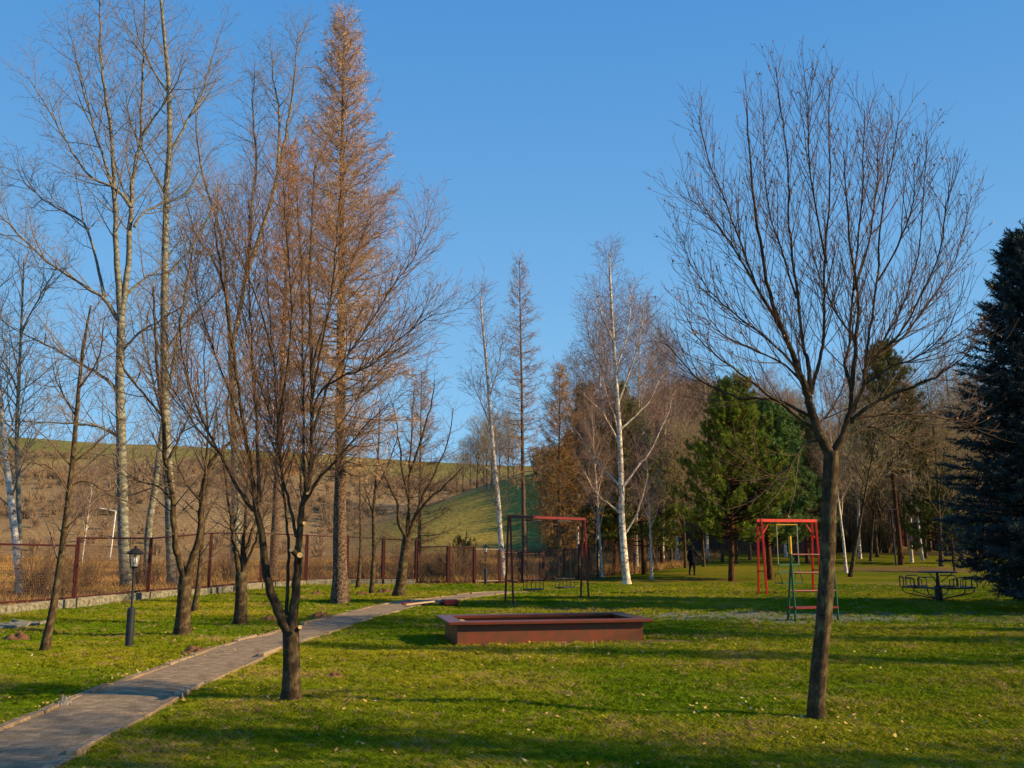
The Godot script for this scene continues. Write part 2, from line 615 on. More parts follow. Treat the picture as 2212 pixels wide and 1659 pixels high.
func spawn(g: Geo, lg: Geo, line: PackedVector3Array, rad: PackedFloat32Array, lvl: int, st: Style, size := 1.0) -> void:
	var total := 0.0
	for k in line.size() - 1:
		total += line[k].distance_to(line[k + 1])
	var cnt := int(st.per_m[lvl] * total / size + rng.randf())
	var az := rnd(0, TAU)
	for k in cnt:
		var t: float = lerpf(st.t0[lvl], 1.0, (k + rng.randf()) / cnt)
		var x := t * (line.size() - 1)
		var a := mini(int(x), line.size() - 2)
		var p := line[a].lerp(line[a + 1], x - a)
		var tan := (line[a + 1] - line[a]).normalized()
		az += 2.4 + rnd(-0.5, 0.5)
		var s := tan.cross(Vector3(0.3, 0.1, 0.9)).normalized()
		s = s.rotated(tan, az)
		var ang := deg_to_rad(st.angle[lvl] * rnd(0.7, 1.25))
		var d := tan * cos(ang) + s * sin(ang)
		var ln: float = st.ln[lvl] * size * rnd(0.55, 1.15) * (1.0 - st.short * t)
		var rr := maxf(minf(lerpf(rad[a], rad[a + 1], x - a) * 0.8, ln * st.slim[lvl]), st.rmin)
		if lvl == st.levels - 1 and st.flat:
			var sd := d.cross(rdir()).normalized()
			g.sprig(p, d * ln + Vector3.UP * ln * st.up[lvl], sd, rr, st.cb)
			continue
		var pts := grow_line(p, d, ln, st.segs[lvl], st.wander[lvl], st.up[lvl])
		var rs := radii(pts.size(), rr, st.rmin * 0.8)
		g.tube(pts, rs, 3 if lvl > 0 else 4, st.ca if lvl == 0 else st.ca.lerp(st.cb, 0.6), st.cb)
		if lg != null and lvl == st.levels - 1:
			for q in range(1, pts.size()):
				if rng.randf() < st.leaf:
					dead_leaf(lg, pts[q], st.leaf_size, st.leaf_col)
		if lvl + 1 < st.levels:
			spawn(g, lg, pts, rs, lvl + 1, st, size)

func dead_leaf(lg: Geo, p: Vector3, s: float, col: Color) -> void:
	var d := (Vector3.DOWN + rdir() * 0.8).normalized() * s * rnd(0.7, 1.5)
	var sd := d.cross(rdir()).normalized() * s * 0.4
	var cc := col.lerp(Color(0.28, 0.13, 0.06), rng.randf() * 0.6)
	lg.quad(p, p + d * 0.5 + sd, p + d, p + d * 0.5 - sd, cc)

func px_line(depth: float, pts: Array, sub := 3) -> PackedVector3Array:
	var c := PackedVector3Array()
	for k in range(0, pts.size(), 3):
		c.append(at(pts[k], pts[k + 1], depth + pts[k + 2]))
	return smooth_line(c, sub)

func shifted(g: Geo, by: Vector3) -> Geo:
	g.v = Transform3D(Basis(), -by) * g.v
	return g

func drawn_tree(called: String, label: String, depth: float, foot: Array, trunk_px: Array, w0: float, w1: float, limbs: Array, st: Style, bark_m: Material, jit: float, leafy := false, group := "", own := 0.0) -> Node3D:
	# a tree whose trunk and main limbs are given as lines (x, y, depth offset); the side branches and twigs grow from those
	var o := base(called, on_ground(at(foot[0], foot[1], depth).x, -depth), label, "tree", group)
	var mpp := depth / FOC
	var tg := Geo.new()
	var tl := px_line(depth, trunk_px, 5)
	tl[0].y = o.position.y - 0.05
	var tr := radii(tl.size(), w0 * 0.5 * mpp, w1 * 0.5 * mpp)
	tg.tube(tl, tr, 14, Color.WHITE, Color.WHITE, 0.0, 0.38)
	part("trunk", shifted(tg, o.position), bark_m, o)
	var cg := Geo.new()
	var lg: Geo = Geo.new() if leafy else null
	if own > 0.0:
		spawn(cg, lg, tl, tr, 0, st)
	for L in limbs:
		var pts: Array = []
		var far := rnd(-jit, jit) if L.size() < 4 else float(L[3])
		var src: Array = L[2]
		var m := src.size() / 2
		for k in m:
			pts.append_array([src[k * 2], src[k * 2 + 1], far * k / (m - 1) * sqrt(float(k) / (m - 1))])
		var line := px_line(depth, pts, 4)
		for k in range(1, line.size()):
			line[k] += rdir() * 0.004 * depth / 10.0 * minf(k, 6) * 0.4
		var lk := 1.0 if L[0] > 20 else limb_k
		var rs := radii(line.size(), L[0] * 0.5 * mpp * lk, L[1] * 0.4 * mpp * limb_k, 0.7)
		var g := Geo.new()
		g.tube(line, rs, 8, Color.WHITE, Color(0.85, 0.72, 0.66))
		part("limb", shifted(g, o.position), bark_m, o)
		spawn(cg, lg, line, rs, 0, st)
	part("crown", shifted(cg, o.position), M.twig, o)
	if leafy and lg.v.size() > 0:
		part("leaves", shifted(lg, o.position), M.leaf, o, "", true)
	return o

func bare_tree(called: String, label: String, where: Vector3, h: float, fork: float, r: float, boughs: int, bough_len: float, spread: float, st: Style, bark_m: Material, group := "", lean := Vector3.ZERO) -> Node3D:
	var o := base(called, where, label, "tree", group)
	var tg := Geo.new()
	var cg := Geo.new()
	var d0 := (Vector3.UP + lean).normalized()
	var tl := grow_line(Vector3(0, -0.1, 0), d0, h, 14, 0.035, 0.03)
	var tr := radii(tl.size(), r, 0.012, 0.75)
	tg.tube(tl, tr, 10, Color.WHITE, Color(0.8, 0.75, 0.7), 0.0, 0.25)
	var az := rnd(0, TAU)
	for k in boughs:
		var t := lerpf(fork / h, 0.95, pow((k + rng.randf()) / boughs, 0.9))
		var x := t * (tl.size() - 1)
		var a := mini(int(x), tl.size() - 2)
		var p := tl[a].lerp(tl[a + 1], x - a)
		az += 2.4 + rnd(-0.6, 0.6)
		var ang := deg_to_rad(spread) * rnd(0.7, 1.2)
		var d := Vector3(cos(az) * sin(ang), cos(ang), sin(az) * sin(ang))
		var ln := bough_len * rnd(0.6, 1.15) * (1.0 - 0.62 * (t - fork / h) / (1.0 - fork / h))
		var pts := grow_line(p, d, ln, 7, 0.11, 0.07)
		var rs := radii(pts.size(), minf(tr[a] * 0.6, ln * 0.022), 0.005)
		tg.tube(pts, rs, 6, Color.WHITE, Color(0.7, 0.6, 0.55))
		spawn(cg, null, pts, rs, 0, st)
	part("trunk", tg, bark_m, o)
	part("crown", cg, M.twig, o)
	return o

func larch(called: String, label: String, where: Vector3, h: float, r: float, low: float, widest: float, count: int, tint: Color, gold: float, lean: Vector3, fine := 1.0, group := "") -> Node3D:
	# a deciduous conifer in late autumn: one straight stem, many thin boughs, a haze of twigs with some orange needles left
	var o := base(called, where, label, "tree", group)
	var tg := Geo.new()
	var bg := Geo.new()
	var cg := Geo.new()
	var tl := grow_line(Vector3(0, -0.1, 0), (Vector3.UP + lean).normalized(), h, 20, 0.006, 0.0)
	var tr := radii(tl.size(), r, 0.012, 0.85)
	tg.tube(tl, tr, 12, Color.WHITE, Color(0.75, 0.62, 0.5), 0.0, 0.3)
	part("trunk", tg, M.larch, o)
	var az := 0.0
	for k in count:
		var t := lerpf(low, 0.995, pow((k + rng.randf()) / count, 0.92))
		var x := t * (tl.size() - 1)
		var a := mini(int(x), tl.size() - 2)
		var p := tl[a].lerp(tl[a + 1], x - a)
		az += 2.4 + rnd(-0.7, 0.7)
		var s := (t - low) / (1.0 - low)
		var ln := widest * pow(1.0 - s, 0.64) * rnd(0.35, 1.12) * (0.7 + 0.3 * smooth(0.0, 0.15, s)) + 0.25
		var el := lerpf(-0.12, 0.75, s * s) + rnd(-0.28, 0.30)
		var d := Vector3(cos(az) * cos(el), sin(el), sin(az) * cos(el))
		var pts := grow_line(p, d, ln, 6, 0.07, 0.10)
		var rs := radii(pts.size(), minf(tr[a] * 0.45, ln * 0.011 + 0.004), 0.004)
		bg.tube(pts, rs, 4, Color(0.13, 0.09, 0.06), Color(0.19, 0.12, 0.07))
		var tw := int(ln * 17.0 * fine)
		for j in tw:
			var q := rnd(0.12, 1.0) * 6.0
			var b := mini(int(q), 5)
			var bp := pts[b].lerp(pts[b + 1], q - b)
			var bd := (pts[b + 1] - pts[b]).normalized()
			var side := bd.cross(Vector3.UP).normalized() * (1.0 if j % 2 == 0 else -1.0)
			var td := (bd * 0.9 + side * rnd(0.2, 0.9) + Vector3.UP * rnd(-1.1, 0.9)).normalized()
			var tlen := rnd(0.2, 0.62) * (0.7 + 0.25 * widest / 2.3)
			var col := tint.lerp(Color(0.20, 0.13, 0.09), rng.randf() * 0.7)
			var tp := grow_line(bp, td, tlen, 2, 0.2, 0.10)
			bg.tube(tp, PackedFloat32Array([0.005, 0.004, 0.002]), 3, col, col)
			for m in int(9 * fine):
				var tq := tp[0].lerp(tp[2], rnd(0.1, 1.0))
				var sd := (td * 0.7 + rdir() * 0.8).normalized() * rnd(0.10, 0.30)
				if rng.randf() < gold:
					cg.sprig(tq, sd * 0.8, sd.cross(rdir()).normalized(), 0.013, tint.lerp(Color(0.58, 0.28, 0.06), rng.randf()))
				else:
					cg.sprig(tq, sd, sd.cross(rdir()).normalized(), 0.0048, col)
	part("branches", bg, M.twig, o)
	part("crown", cg, M.needle, o)
	return o

func pine(called: String, label: String, where: Vector3, h: float, r: float, low: float, wide: float, count: int, green: Color, brown: float, nl: float, group := "", bottom_wide := 0.25) -> Node3D:
	var o := base(called, where, label, "tree", group)
	var tg := Geo.new()
	var cg := Geo.new()
	var tl := grow_line(Vector3(0, -0.1, 0), Vector3(rnd(-0.05, 0.05), 1, rnd(-0.05, 0.05)).normalized(), h, 12, 0.03, 0.03)
	var tr := radii(tl.size(), r, 0.03, 0.9)
	tg.tube(tl, tr, 10, Color.WHITE, Color(1.1, 0.9, 0.75), 0.0, 0.2)
	var az := rnd(0, TAU)
	for k in count:
		var t := lerpf(low, 0.97, pow((k + rng.randf()) / count, 0.85))
		var x := t * (tl.size() - 1)
		var a := mini(int(x), tl.size() - 2)
		var p := tl[a].lerp(tl[a + 1], x - a)
		az += 2.4 + rnd(-0.6, 0.6)
		var s := (t - low) / (1.0 - low)
		var ln := wide * pow(1.0 - s, 0.6) * smooth(-bottom_wide, 0.22, s) * rnd(0.6, 1.15) + 0.3
		var el := lerpf(-0.1, 0.8, s) + rnd(-0.15, 0.2)
		var pts := grow_line(p, Vector3(cos(az) * cos(el), sin(el), sin(az) * cos(el)), ln, 5, 0.10, 0.10)
		var rs := radii(pts.size(), minf(tr[a] * 0.45, ln * 0.016 + 0.006), 0.008)
		tg.tube(pts, rs, 5, Color(0.7, 0.6, 0.5), Color(0.5, 0.45, 0.4))
		var tone := rnd(-0.25, 0.25)
		var shoots := int(4 + ln * 7.0)
		for j in shoots:
			var q := pow(rng.randf(), 0.6) * 0.8 + 0.2
			var b := mini(int(q * 5.0), 4)
			var bp := pts[b].lerp(pts[b + 1], q * 5.0 - b)
			var bd := (pts[b + 1] - pts[b]).normalized()
			var sp := bp + (bd + rdir() * 0.9).normalized() * rnd(0.1, 0.5)
			tg.tube(PackedVector3Array([bp, sp]), PackedFloat32Array([0.008, 0.006]), 3, Color(0.45, 0.38, 0.3), Color(0.45, 0.38, 0.3))
			var ax := (bd * 0.6 + Vector3.UP * 0.8 + rdir() * 0.4).normalized()
			var old := rng.randf() < brown * (1.0 - q * 0.6)
			for m in 44:
				var nd := (ax * rnd(0.3, 1.1) + rdir() * 0.8).normalized() * nl * rnd(0.7, 1.2)
				var col := green.lerp(green * 1.6, clampf(0.3 + tone + rnd(-0.3, 0.4), 0, 1))
				if old:
					col = Color(0.15, 0.09, 0.025).lerp(green, rng.randf() * 0.5)
				cg.sprig(sp + ax * rnd(-0.12, 0.08), nd, nd.cross(rdir()).normalized(), nl * 0.07, col)
	part("trunk", tg, M.pine, o)
	part("crown", cg, M.needle, o)
	return o

func spruce(called: String, label: String, where: Vector3, h: float, r: float, wide: float, count: int, low: float, group := "") -> Node3D:
	var o := base(called, where, label, "tree", group)
	var tg := Geo.new()
	var cg := Geo.new()
	tg.tube(PackedVector3Array([Vector3(0, -0.1, 0), Vector3(0, h * 0.5, 0), Vector3(0, h, 0)]), PackedFloat32Array([r, r * 0.6, 0.01]), 10, Color.WHITE, Color.WHITE, 0.0, 0.2)
	var az := 0.0
	for k in count:
		var t := lerpf(low, 0.985, pow((k + rng.randf()) / count, 1.0))
		az += 2.4 + rnd(-0.5, 0.5)
		var ln := wide * pow(1.0 - t, 0.75) * rnd(0.66, 1.2) * (0.38 + 0.62 * smooth(0.0, 0.24, t)) + 0.22
		var el := lerpf(-0.30, 0.55, pow(t, 1.5)) + rnd(-0.08, 0.08)
		var pts := grow_line(Vector3(0, h * t, 0), Vector3(cos(az) * cos(el), sin(el), sin(az) * cos(el)), ln, 6, 0.04, 0.055)
		tg.tube(pts, radii(7, ln * 0.012 + 0.006, 0.006), 4, Color(0.5, 0.4, 0.35), Color(0.5, 0.4, 0.35))
		var tone := rnd(0.0, 1.0)
		var tw := int(8 + ln * 19.0)
		for j in tw:
			var q := 0.1 + 0.9 * pow(rng.randf(), 0.7)
			var b := mini(int(q * 6.0), 5)
			var bp := pts[b].lerp(pts[b + 1], q * 6.0 - b)
			var bd := (pts[b + 1] - pts[b]).normalized()
			var side := bd.cross(Vector3.UP).normalized() * (1.0 if j % 2 == 0 else -1.0)
			var td := (bd * rnd(0.5, 1.0) + side * rnd(0.2, 1.0) + Vector3.UP * rnd(-0.7, 0.55)).normalized()
			if q > 0.95:
				td = bd
			var tlen := rnd(0.18, 0.48) * (1.0 - 0.3 * q)
			var tip := bp + td * tlen
			tg.tube(PackedVector3Array([bp, tip]), PackedFloat32Array([0.005, 0.003]), 3, Color(0.35, 0.26, 0.2), Color(0.35, 0.26, 0.2))
			var nn := int(tlen * 70.0)
			for m in nn:
				var np := bp + td * tlen * (m + 0.5) / nn
				var nd := (td * 0.8 + rdir()).normalized() * rnd(0.07, 0.12)
				cg.sprig(np, nd, nd.cross(rdir()).normalized(), 0.013, Color(0.018, 0.034, 0.032).lerp(Color(0.06, 0.09, 0.09), clampf(q * 0.6 + 0.3 * tone + rnd(-0.2, 0.2), 0, 1)))
	part("trunk", tg, M.pine, o)
	part("crown", cg, M.needle, o)
	return o

func shrub(called: String, label: String, where: Vector3, h: float, stems: int, st: Style, group := "") -> Node3D:
	var o := base(called, where, label, "shrub", group)
	var bg := Geo.new()
	var cg := Geo.new()
	for k in stems:
		var a := rnd(0, TAU)
		var d := Vector3(cos(a) * rnd(0.1, 0.7), 1, sin(a) * rnd(0.1, 0.7)).normalized()
		var pts := grow_line(Vector3(cos(a), 0, sin(a)) * rnd(0, 0.25), d, h * rnd(0.6, 1.1), 5, 0.12, 0.05)
		var rs := radii(6, 0.012, 0.004)
		bg.tube(pts, rs, 4, st.ca, st.cb)
		spawn(cg, null, pts, rs, 0, st)
	part("stems", bg, M.twig, o)
	part("crown", cg, M.twig, o)
	return o

func multi(called: String, mesh_: Mesh, m: Material, xf: Array, cols: PackedColorArray, label: String, kind := "stuff") -> MultiMeshInstance3D:
	var mm := MultiMesh.new()
	mm.transform_format = MultiMesh.TRANSFORM_3D
	mm.use_colors = true
	mm.mesh = mesh_
	mm.instance_count = xf.size()
	for k in xf.size():
		mm.set_instance_transform(k, xf[k])
		mm.set_instance_color(k, cols[k])
	var o := MultiMeshInstance3D.new()
	o.name = numbered(called)
	o.multimesh = mm
	o.material_override = m
	add_child(o)
	tag(o, label, called.replace("_", " "), "", kind)
	return o

# ------------------------------------------------------------------ scene
func _ready() -> void:
	rng.seed = 20231111
	noise.seed = 4
	noise.frequency = 0.02
	noise.fractal_octaves = 3
	# camera, sky, sun, exposure
	var cam := Camera3D.new()
	cam.name = "camera"
	cam.position = Vector3(0, EYE, 0)
	cam.rotation = Vector3(TILT, 0, 0)
	cam.fov = rad_to_deg(2.0 * atan(829.5 / FOC))
	cam.far = 1500.0
	add_child(cam)
	var env := WorldEnvironment.new()
	env.name = "environment"
	var e := Environment.new()
	var sky := ProceduralSkyMaterial.new()
	sky.sky_top_color = Color(0.176, 0.418, 0.655)
	sky.sky_horizon_color = Color(0.51, 0.695, 0.81)
	sky.sky_curve = 0.23
	sky.ground_horizon_color = Color(0.42, 0.40, 0.34)
	sky.ground_bottom_color = Color(0.25, 0.22, 0.14)
	sky.sun_angle_max = 12.0
	e.sky = Sky.new()
	e.sky.sky_material = sky
	e.background_mode = Environment.BG_SKY
	e.tonemap_mode = Environment.TONE_MAPPER_LINEAR
	e.tonemap_exposure = 1.62
	e.sdfgi_enabled = true
	e.ssao_enabled = true
	e.ssil_enabled = true
	env.environment = e
	add_child(env)
	var sun := DirectionalLight3D.new()
	sun.name = "sun"
	sun.light_energy = 1.6
	sun.light_color = Color(1.0, 0.87, 0.65)
	sun.light_angular_distance = 0.53
	sun.shadow_enabled = true
	add_child(sun)
	sun.look_at_from_position(Vector3.ZERO, Vector3(-1.0, -0.50, -0.22), Vector3.UP)

	make_materials()
	plan()
	build_ground()
	build_path()
	build_fence()
	build_play()
	build_lamps()
	build_trees()
	build_background()
	build_people()
	build_small()
	build_grass()

func plan() -> void:
	# where the fence runs, the outline of the park and the middle of the path, in metres
	fence_line = [
		[Vector2(-13.6, -20.2), 1.75], [Vector2(-12.9, -23.6), 1.77], [Vector2(-12.45, -27.0), 1.99], [Vector2(-11.9, -31.0), 1.99], [Vector2(-11.1, -34.7), 2.25], [Vector2(-10.3, -38.8), 2.27],
		[Vector2(-9.3, -42.6), 2.25], [Vector2(-7.6, -43.4), 2.18], [Vector2(-5.95, -43.6), 2.10], [Vector2(-4.45, -43.9), 1.74], [Vector2(-2.95, -43.6), 1.71], [Vector2(-1.75, -44.0), 1.60],
		[Vector2(-0.6, -45.0), 1.45], [Vector2(0.5, -46.2), 1.40], [Vector2(1.6, -48.0), 1.50], [Vector2(2.75, -50.0), 1.60], [Vector2(3.65, -51.6), 1.86], [Vector2(4.9, -54.0), 2.05], [Vector2(6.15, -56.8), 2.14], [Vector2(7.6, -58.7), 2.14], [Vector2(9.4, -61.5), 2.2]]
	park.append(Vector2(-16.5, 20.0))
	for f in fence_line:
		park.append(f[0])
	for q in [Vector2(14.0, -70.0), Vector2(19.0, -84.0), Vector2(60.0, -84.0), Vector2(60.0, 20.0)]:
		park.append(q)
	for q in [Vector2(-3.75, -3.0), Vector2(-4.05, -6.2), Vector2(-4.24, -9.4), Vector2(-4.42, -12.0), Vector2(-4.45, -15.0), Vector2(-4.22, -19.0), Vector2(-3.8, -24.0), Vector2(-3.25, -28.0), Vector2(-2.4, -31.0), Vector2(-1.25, -34.2), Vector2(0.3, -36.4)]:
		path_mid.add_point(q)
	for k in range(1, path_mid.point_count - 1):
		var d := (path_mid.get_point_position(k + 1) - path_mid.get_point_position(k - 1)) * 0.16
		path_mid.set_point_in(k, -d)
		path_mid.set_point_out(k, d)
	path_mid.bake_interval = 0.15
	# bare places: x, z, half-width, half-depth, colour, how bare
	patches = [
		[6.3, -23.6, 4.8, 2.2, Color(0.25, 0.25, 0.215), 0.75], [12.5, -23.6, 4.2, 2.6, Color(0.20, 0.17, 0.13), 0.65],
		[2.2, -26.3, 2.6, 1.3, Color(0.16, 0.11, 0.06), 0.7], [0.7, -17.0, 2.4, 0.5, Color(0.24, 0.15, 0.08), 0.65], [2.9, -17.3, 0.5, 0.4, Color(0.24, 0.15, 0.08), 0.8],
		[9.4, -50.0, 3.0, 2.2, Color(0.15, 0.085, 0.04), 0.7], [4.5, -52.0, 3.0, 2.0, Color(0.12, 0.07, 0.035), 0.7], [26.0, -62.0, 5.0, 4.0, Color(0.24, 0.14, 0.07), 0.8], [20.0, -44.0, 4.5, 1.2, Color(0.26, 0.19, 0.12), 0.6],
		[-4.7, -18.5, 0.8, 0.7, Color(0.26, 0.15, 0.07), 0.55], [-5.6, -14.3, 0.5, 0.9, Color(0.18, 0.12, 0.05), 0.5], [-9.6, -33.5, 1.4, 1.6, Color(0.26, 0.15, 0.06), 0.6], [-1.7, -15.0, 0.35, 0.3, Color(0.3, 0.2, 0.09), 0.5]]

func build_ground() -> void:
	var xs := span([-60.0, 1.0, -15.0, 0.34, 16.0, 1.0, 60.0])
	var zs := span([20.0, -1.0, -4.0, -0.3, -32.0, -0.6, -60.0, -1.0, -92.0])
	var lawn := grid_mesh(xs, zs, func(x, z): return ground_height(x, z) - 0.5 * (smooth(57.0, 60.0, absf(x)) + smooth(18.0, 20.0, z)), lawn_color)
	one("lawn", lawn, M.lawn, Vector3.ZERO, "mown green lawn with yellowed and bare patches around the playground", "lawn", "", "structure")
	var hx := span([-420.0, 10.0, -200.0, 4.0, 120.0, 10.0, 420.0])
	var hz := span([70.0, -10.0, -60.0, -4.0, -340.0, -12.0, -560.0])
	var hs := grid_mesh(hx, hz, func(x, z):
		var inside := (1.0 - smooth(52.0, 60.0, absf(x))) * (1.0 - smooth(12.0, 20.0, z)) * smooth(-92.0, -84.0, z)
		return ground_height(x, z) - 0.03 - 1.2 * inside, hill_color)
	one("hillside", hs, M.hill, Vector3.ZERO, "brown and green hillside with a grassy mound beyond the park fence", "hill", "", "structure")

func build_path() -> void:
	var L := path_mid.get_baked_length()
	var g := Geo.new()
	var m := int(L / 0.3)
	for k in m + 1:
		var p := path_mid.sample_baked(L * k / m, true)
		var q := path_mid.sample_baked(minf(L, L * k / m + 0.05), true) - path_mid.sample_baked(maxf(0.0, L * k / m - 0.05), true)
		var s := Vector2(-q.y, q.x).normalized()
		for j in 7:
			var o := (j / 6.0 - 0.5) * 1.0
			var w := p + s * o
			g.v.append(on_ground(w.x, w.y, -0.022 - 0.012 * cos(o * 2.4)))
			g.n.append(Vector3.UP)
			g.u.append(Vector2(o + 0.56, L * k / m) * 0.75)
			g.c.append(Color.WHITE)
	for k in m:
		for j in 6:
			var a := k * 7 + j
			g.i.append(a); g.i.append(a + 7); g.i.append(a + 8)
			g.i.append(a); g.i.append(a + 8); g.i.append(a + 1)
	var o := one("path", g, M.path, Vector3.ZERO, "narrow grey path curving across the lawn", "path", "", "structure")
	# edging stones, one by one
	var protos: Array = []
	for t in 4:
		var kg := Geo.new()
		var c := [Color(0.42, 0.31, 0.20), Color(0.36, 0.27, 0.18), Color(0.46, 0.35, 0.24), Color(0.33, 0.25, 0.17)][t] as Color
		kg.box(Transform3D(), Vector3(0.10, 0.14, 0.975), c, 0.008)
		protos.append(kg.mesh())
	var cnt := int(L / 1.0)
	for sd in [-1.0, 1.0]:
		for k in cnt:
			var p := path_mid.sample_baked(k * 1.0 + 0.5, true)
			var q := path_mid.sample_baked(k * 1.0 + 0.95, true) - path_mid.sample_baked(k * 1.0 + 0.05, true)
			var s := Vector2(-q.y, q.x).normalized()
			var w: Vector2 = p + s * sd * (0.552 + rnd(-0.012, 0.012))
			var e := MeshInstance3D.new()
			e.name = "kerb_stone"
			e.mesh = protos[rng.randi() % 4]
			e.material_override = M.kerb
			o.add_child(e, true)
			e.position = on_ground(w.x, w.y, 0.022 + rnd(-0.006, 0.006))
			e.rotation = Vector3(rnd(-0.012, 0.012), atan2(q.x, q.y), rnd(-0.05, 0.05))

func build_fence() -> void:
	var o := base("fence", on_ground(fence_line[0][0].x, fence_line[0][0].y), "long dark red steel fence of wire mesh panels stepping along the park edge", "fence")
	var wl := base("plinth_wall", o.position, "low pale concrete plinth under the wire mesh fence", "low wall")
	var org := o.position
	for k in fence_line.size():
		var p: Vector2 = fence_line[k][0]
		var top: float = fence_line[k][1]
		if k > 0:
			top = maxf(top, fence_line[k - 1][1])
		var g := Geo.new()
		var gp := on_ground(p.x, p.y) - org
		g.box(Transform3D(Basis(Vector3.UP, 0.3), gp + Vector3(0, top * 0.5 - 0.1, 0)), Vector3(0.085, top + 0.22, 0.085), Color.WHITE, 0.006)
		part("post", g, M.fence, o)
		if k == 1:
			g = Geo.new()
			g.box(Transform3D(Basis(Vector3.UP, 0.3), gp + Vector3(-0.15, top * 0.5 - 0.1, 0.55)), Vector3(0.085, top + 0.2, 0.085), Color.WHITE, 0.006)
			part("post", g, M.fence, o)
	for k in fence_line.size() - 1:
		var a: Vector2 = fence_line[k][0]
		var b: Vector2 = fence_line[k + 1][0]
		var ta: float = fence_line[k][1]
		var tb: float = ta if k < 3 or k > 8 else float(fence_line[k + 1][1]) if k != 8 else ta
		if k == 8: tb = 2.06
		var dirv := Vector3(b.x - a.x, 0, b.y - a.y)
		var len := dirv.length()
		dirv /= len
		var A := on_ground(a.x, a.y) - org + dirv * 0.07
		var B := on_ground(b.x, b.y) - org - dirv * 0.07
		var lowh := 0.30 if k < 9 else 0.12
		var g := Geo.new()
		var p0 := A + Vector3.UP * lowh
		var p1 := A + Vector3.UP * (ta - 0.02)
		var p2 := B + Vector3.UP * (tb - 0.02)
		var p3 := B + Vector3.UP * lowh
		for q in [[p0, p1], [p1, p2], [p2, p3], [p3, p0]]:
			var d: Vector3 = q[1] - q[0]
			var bs := Basis.looking_at(d.normalized(), Vector3(0.1, 0.3, 0.9))
			g.box(Transform3D(bs, (q[0] + q[1]) * 0.5), Vector3(0.042, 0.042, d.length() + 0.04), Color.WHITE, 0.004)
		var fr := part("panel_frame", g, M.fence, o)
		var w := Geo.new()
		var nx := int(len / 0.085)
		for j in range(1, nx):
			var t := float(j) / nx
			w.tube(PackedVector3Array([p0.lerp(p3, t), p1.lerp(p2, t)]), PackedFloat32Array([0.004, 0.004]), 3, Color.WHITE, Color.WHITE)
		for j in range(1, 20):
			w.tube(PackedVector3Array([p0.lerp(p1, j / 20.0), p3.lerp(p2, j / 20.0)]), PackedFloat32Array([0.004, 0.004]), 3, Color.WHITE, Color.WHITE)
		part("wire_mesh", w, M.wire, fr, "", true)
		if k < 9:
			# two cast blocks under each panel, a little out of line
			for j in 2:
				var bg := Geo.new()
				var c := A.lerp(B, 0.25 + 0.5 * j) + Vector3.UP * (0.08 + rnd(-0.025, 0.025))
				bg.box(Transform3D(Basis.looking_at(dirv, Vector3.UP).rotated(Vector3.UP, rnd(-0.02, 0.02)), c), Vector3(0.19, 0.34 + rnd(-0.03, 0.05), len * 0.5 - 0.02), Color.WHITE, 0.015)
				part("concrete_block", bg, M.concrete, wl)

func box_between(a: Vector3, b: Vector3, w: float, h: float, g: Geo, ch := 0.006) -> void:
	var d := b - a
	g.box(Transform3D(Basis.looking_at(d.normalized(), Vector3.UP if absf(d.normalized().y) < 0.9 else Vector3.BACK), (a + b) * 0.5), Vector3(w, h, d.length()), Color.WHITE, ch)

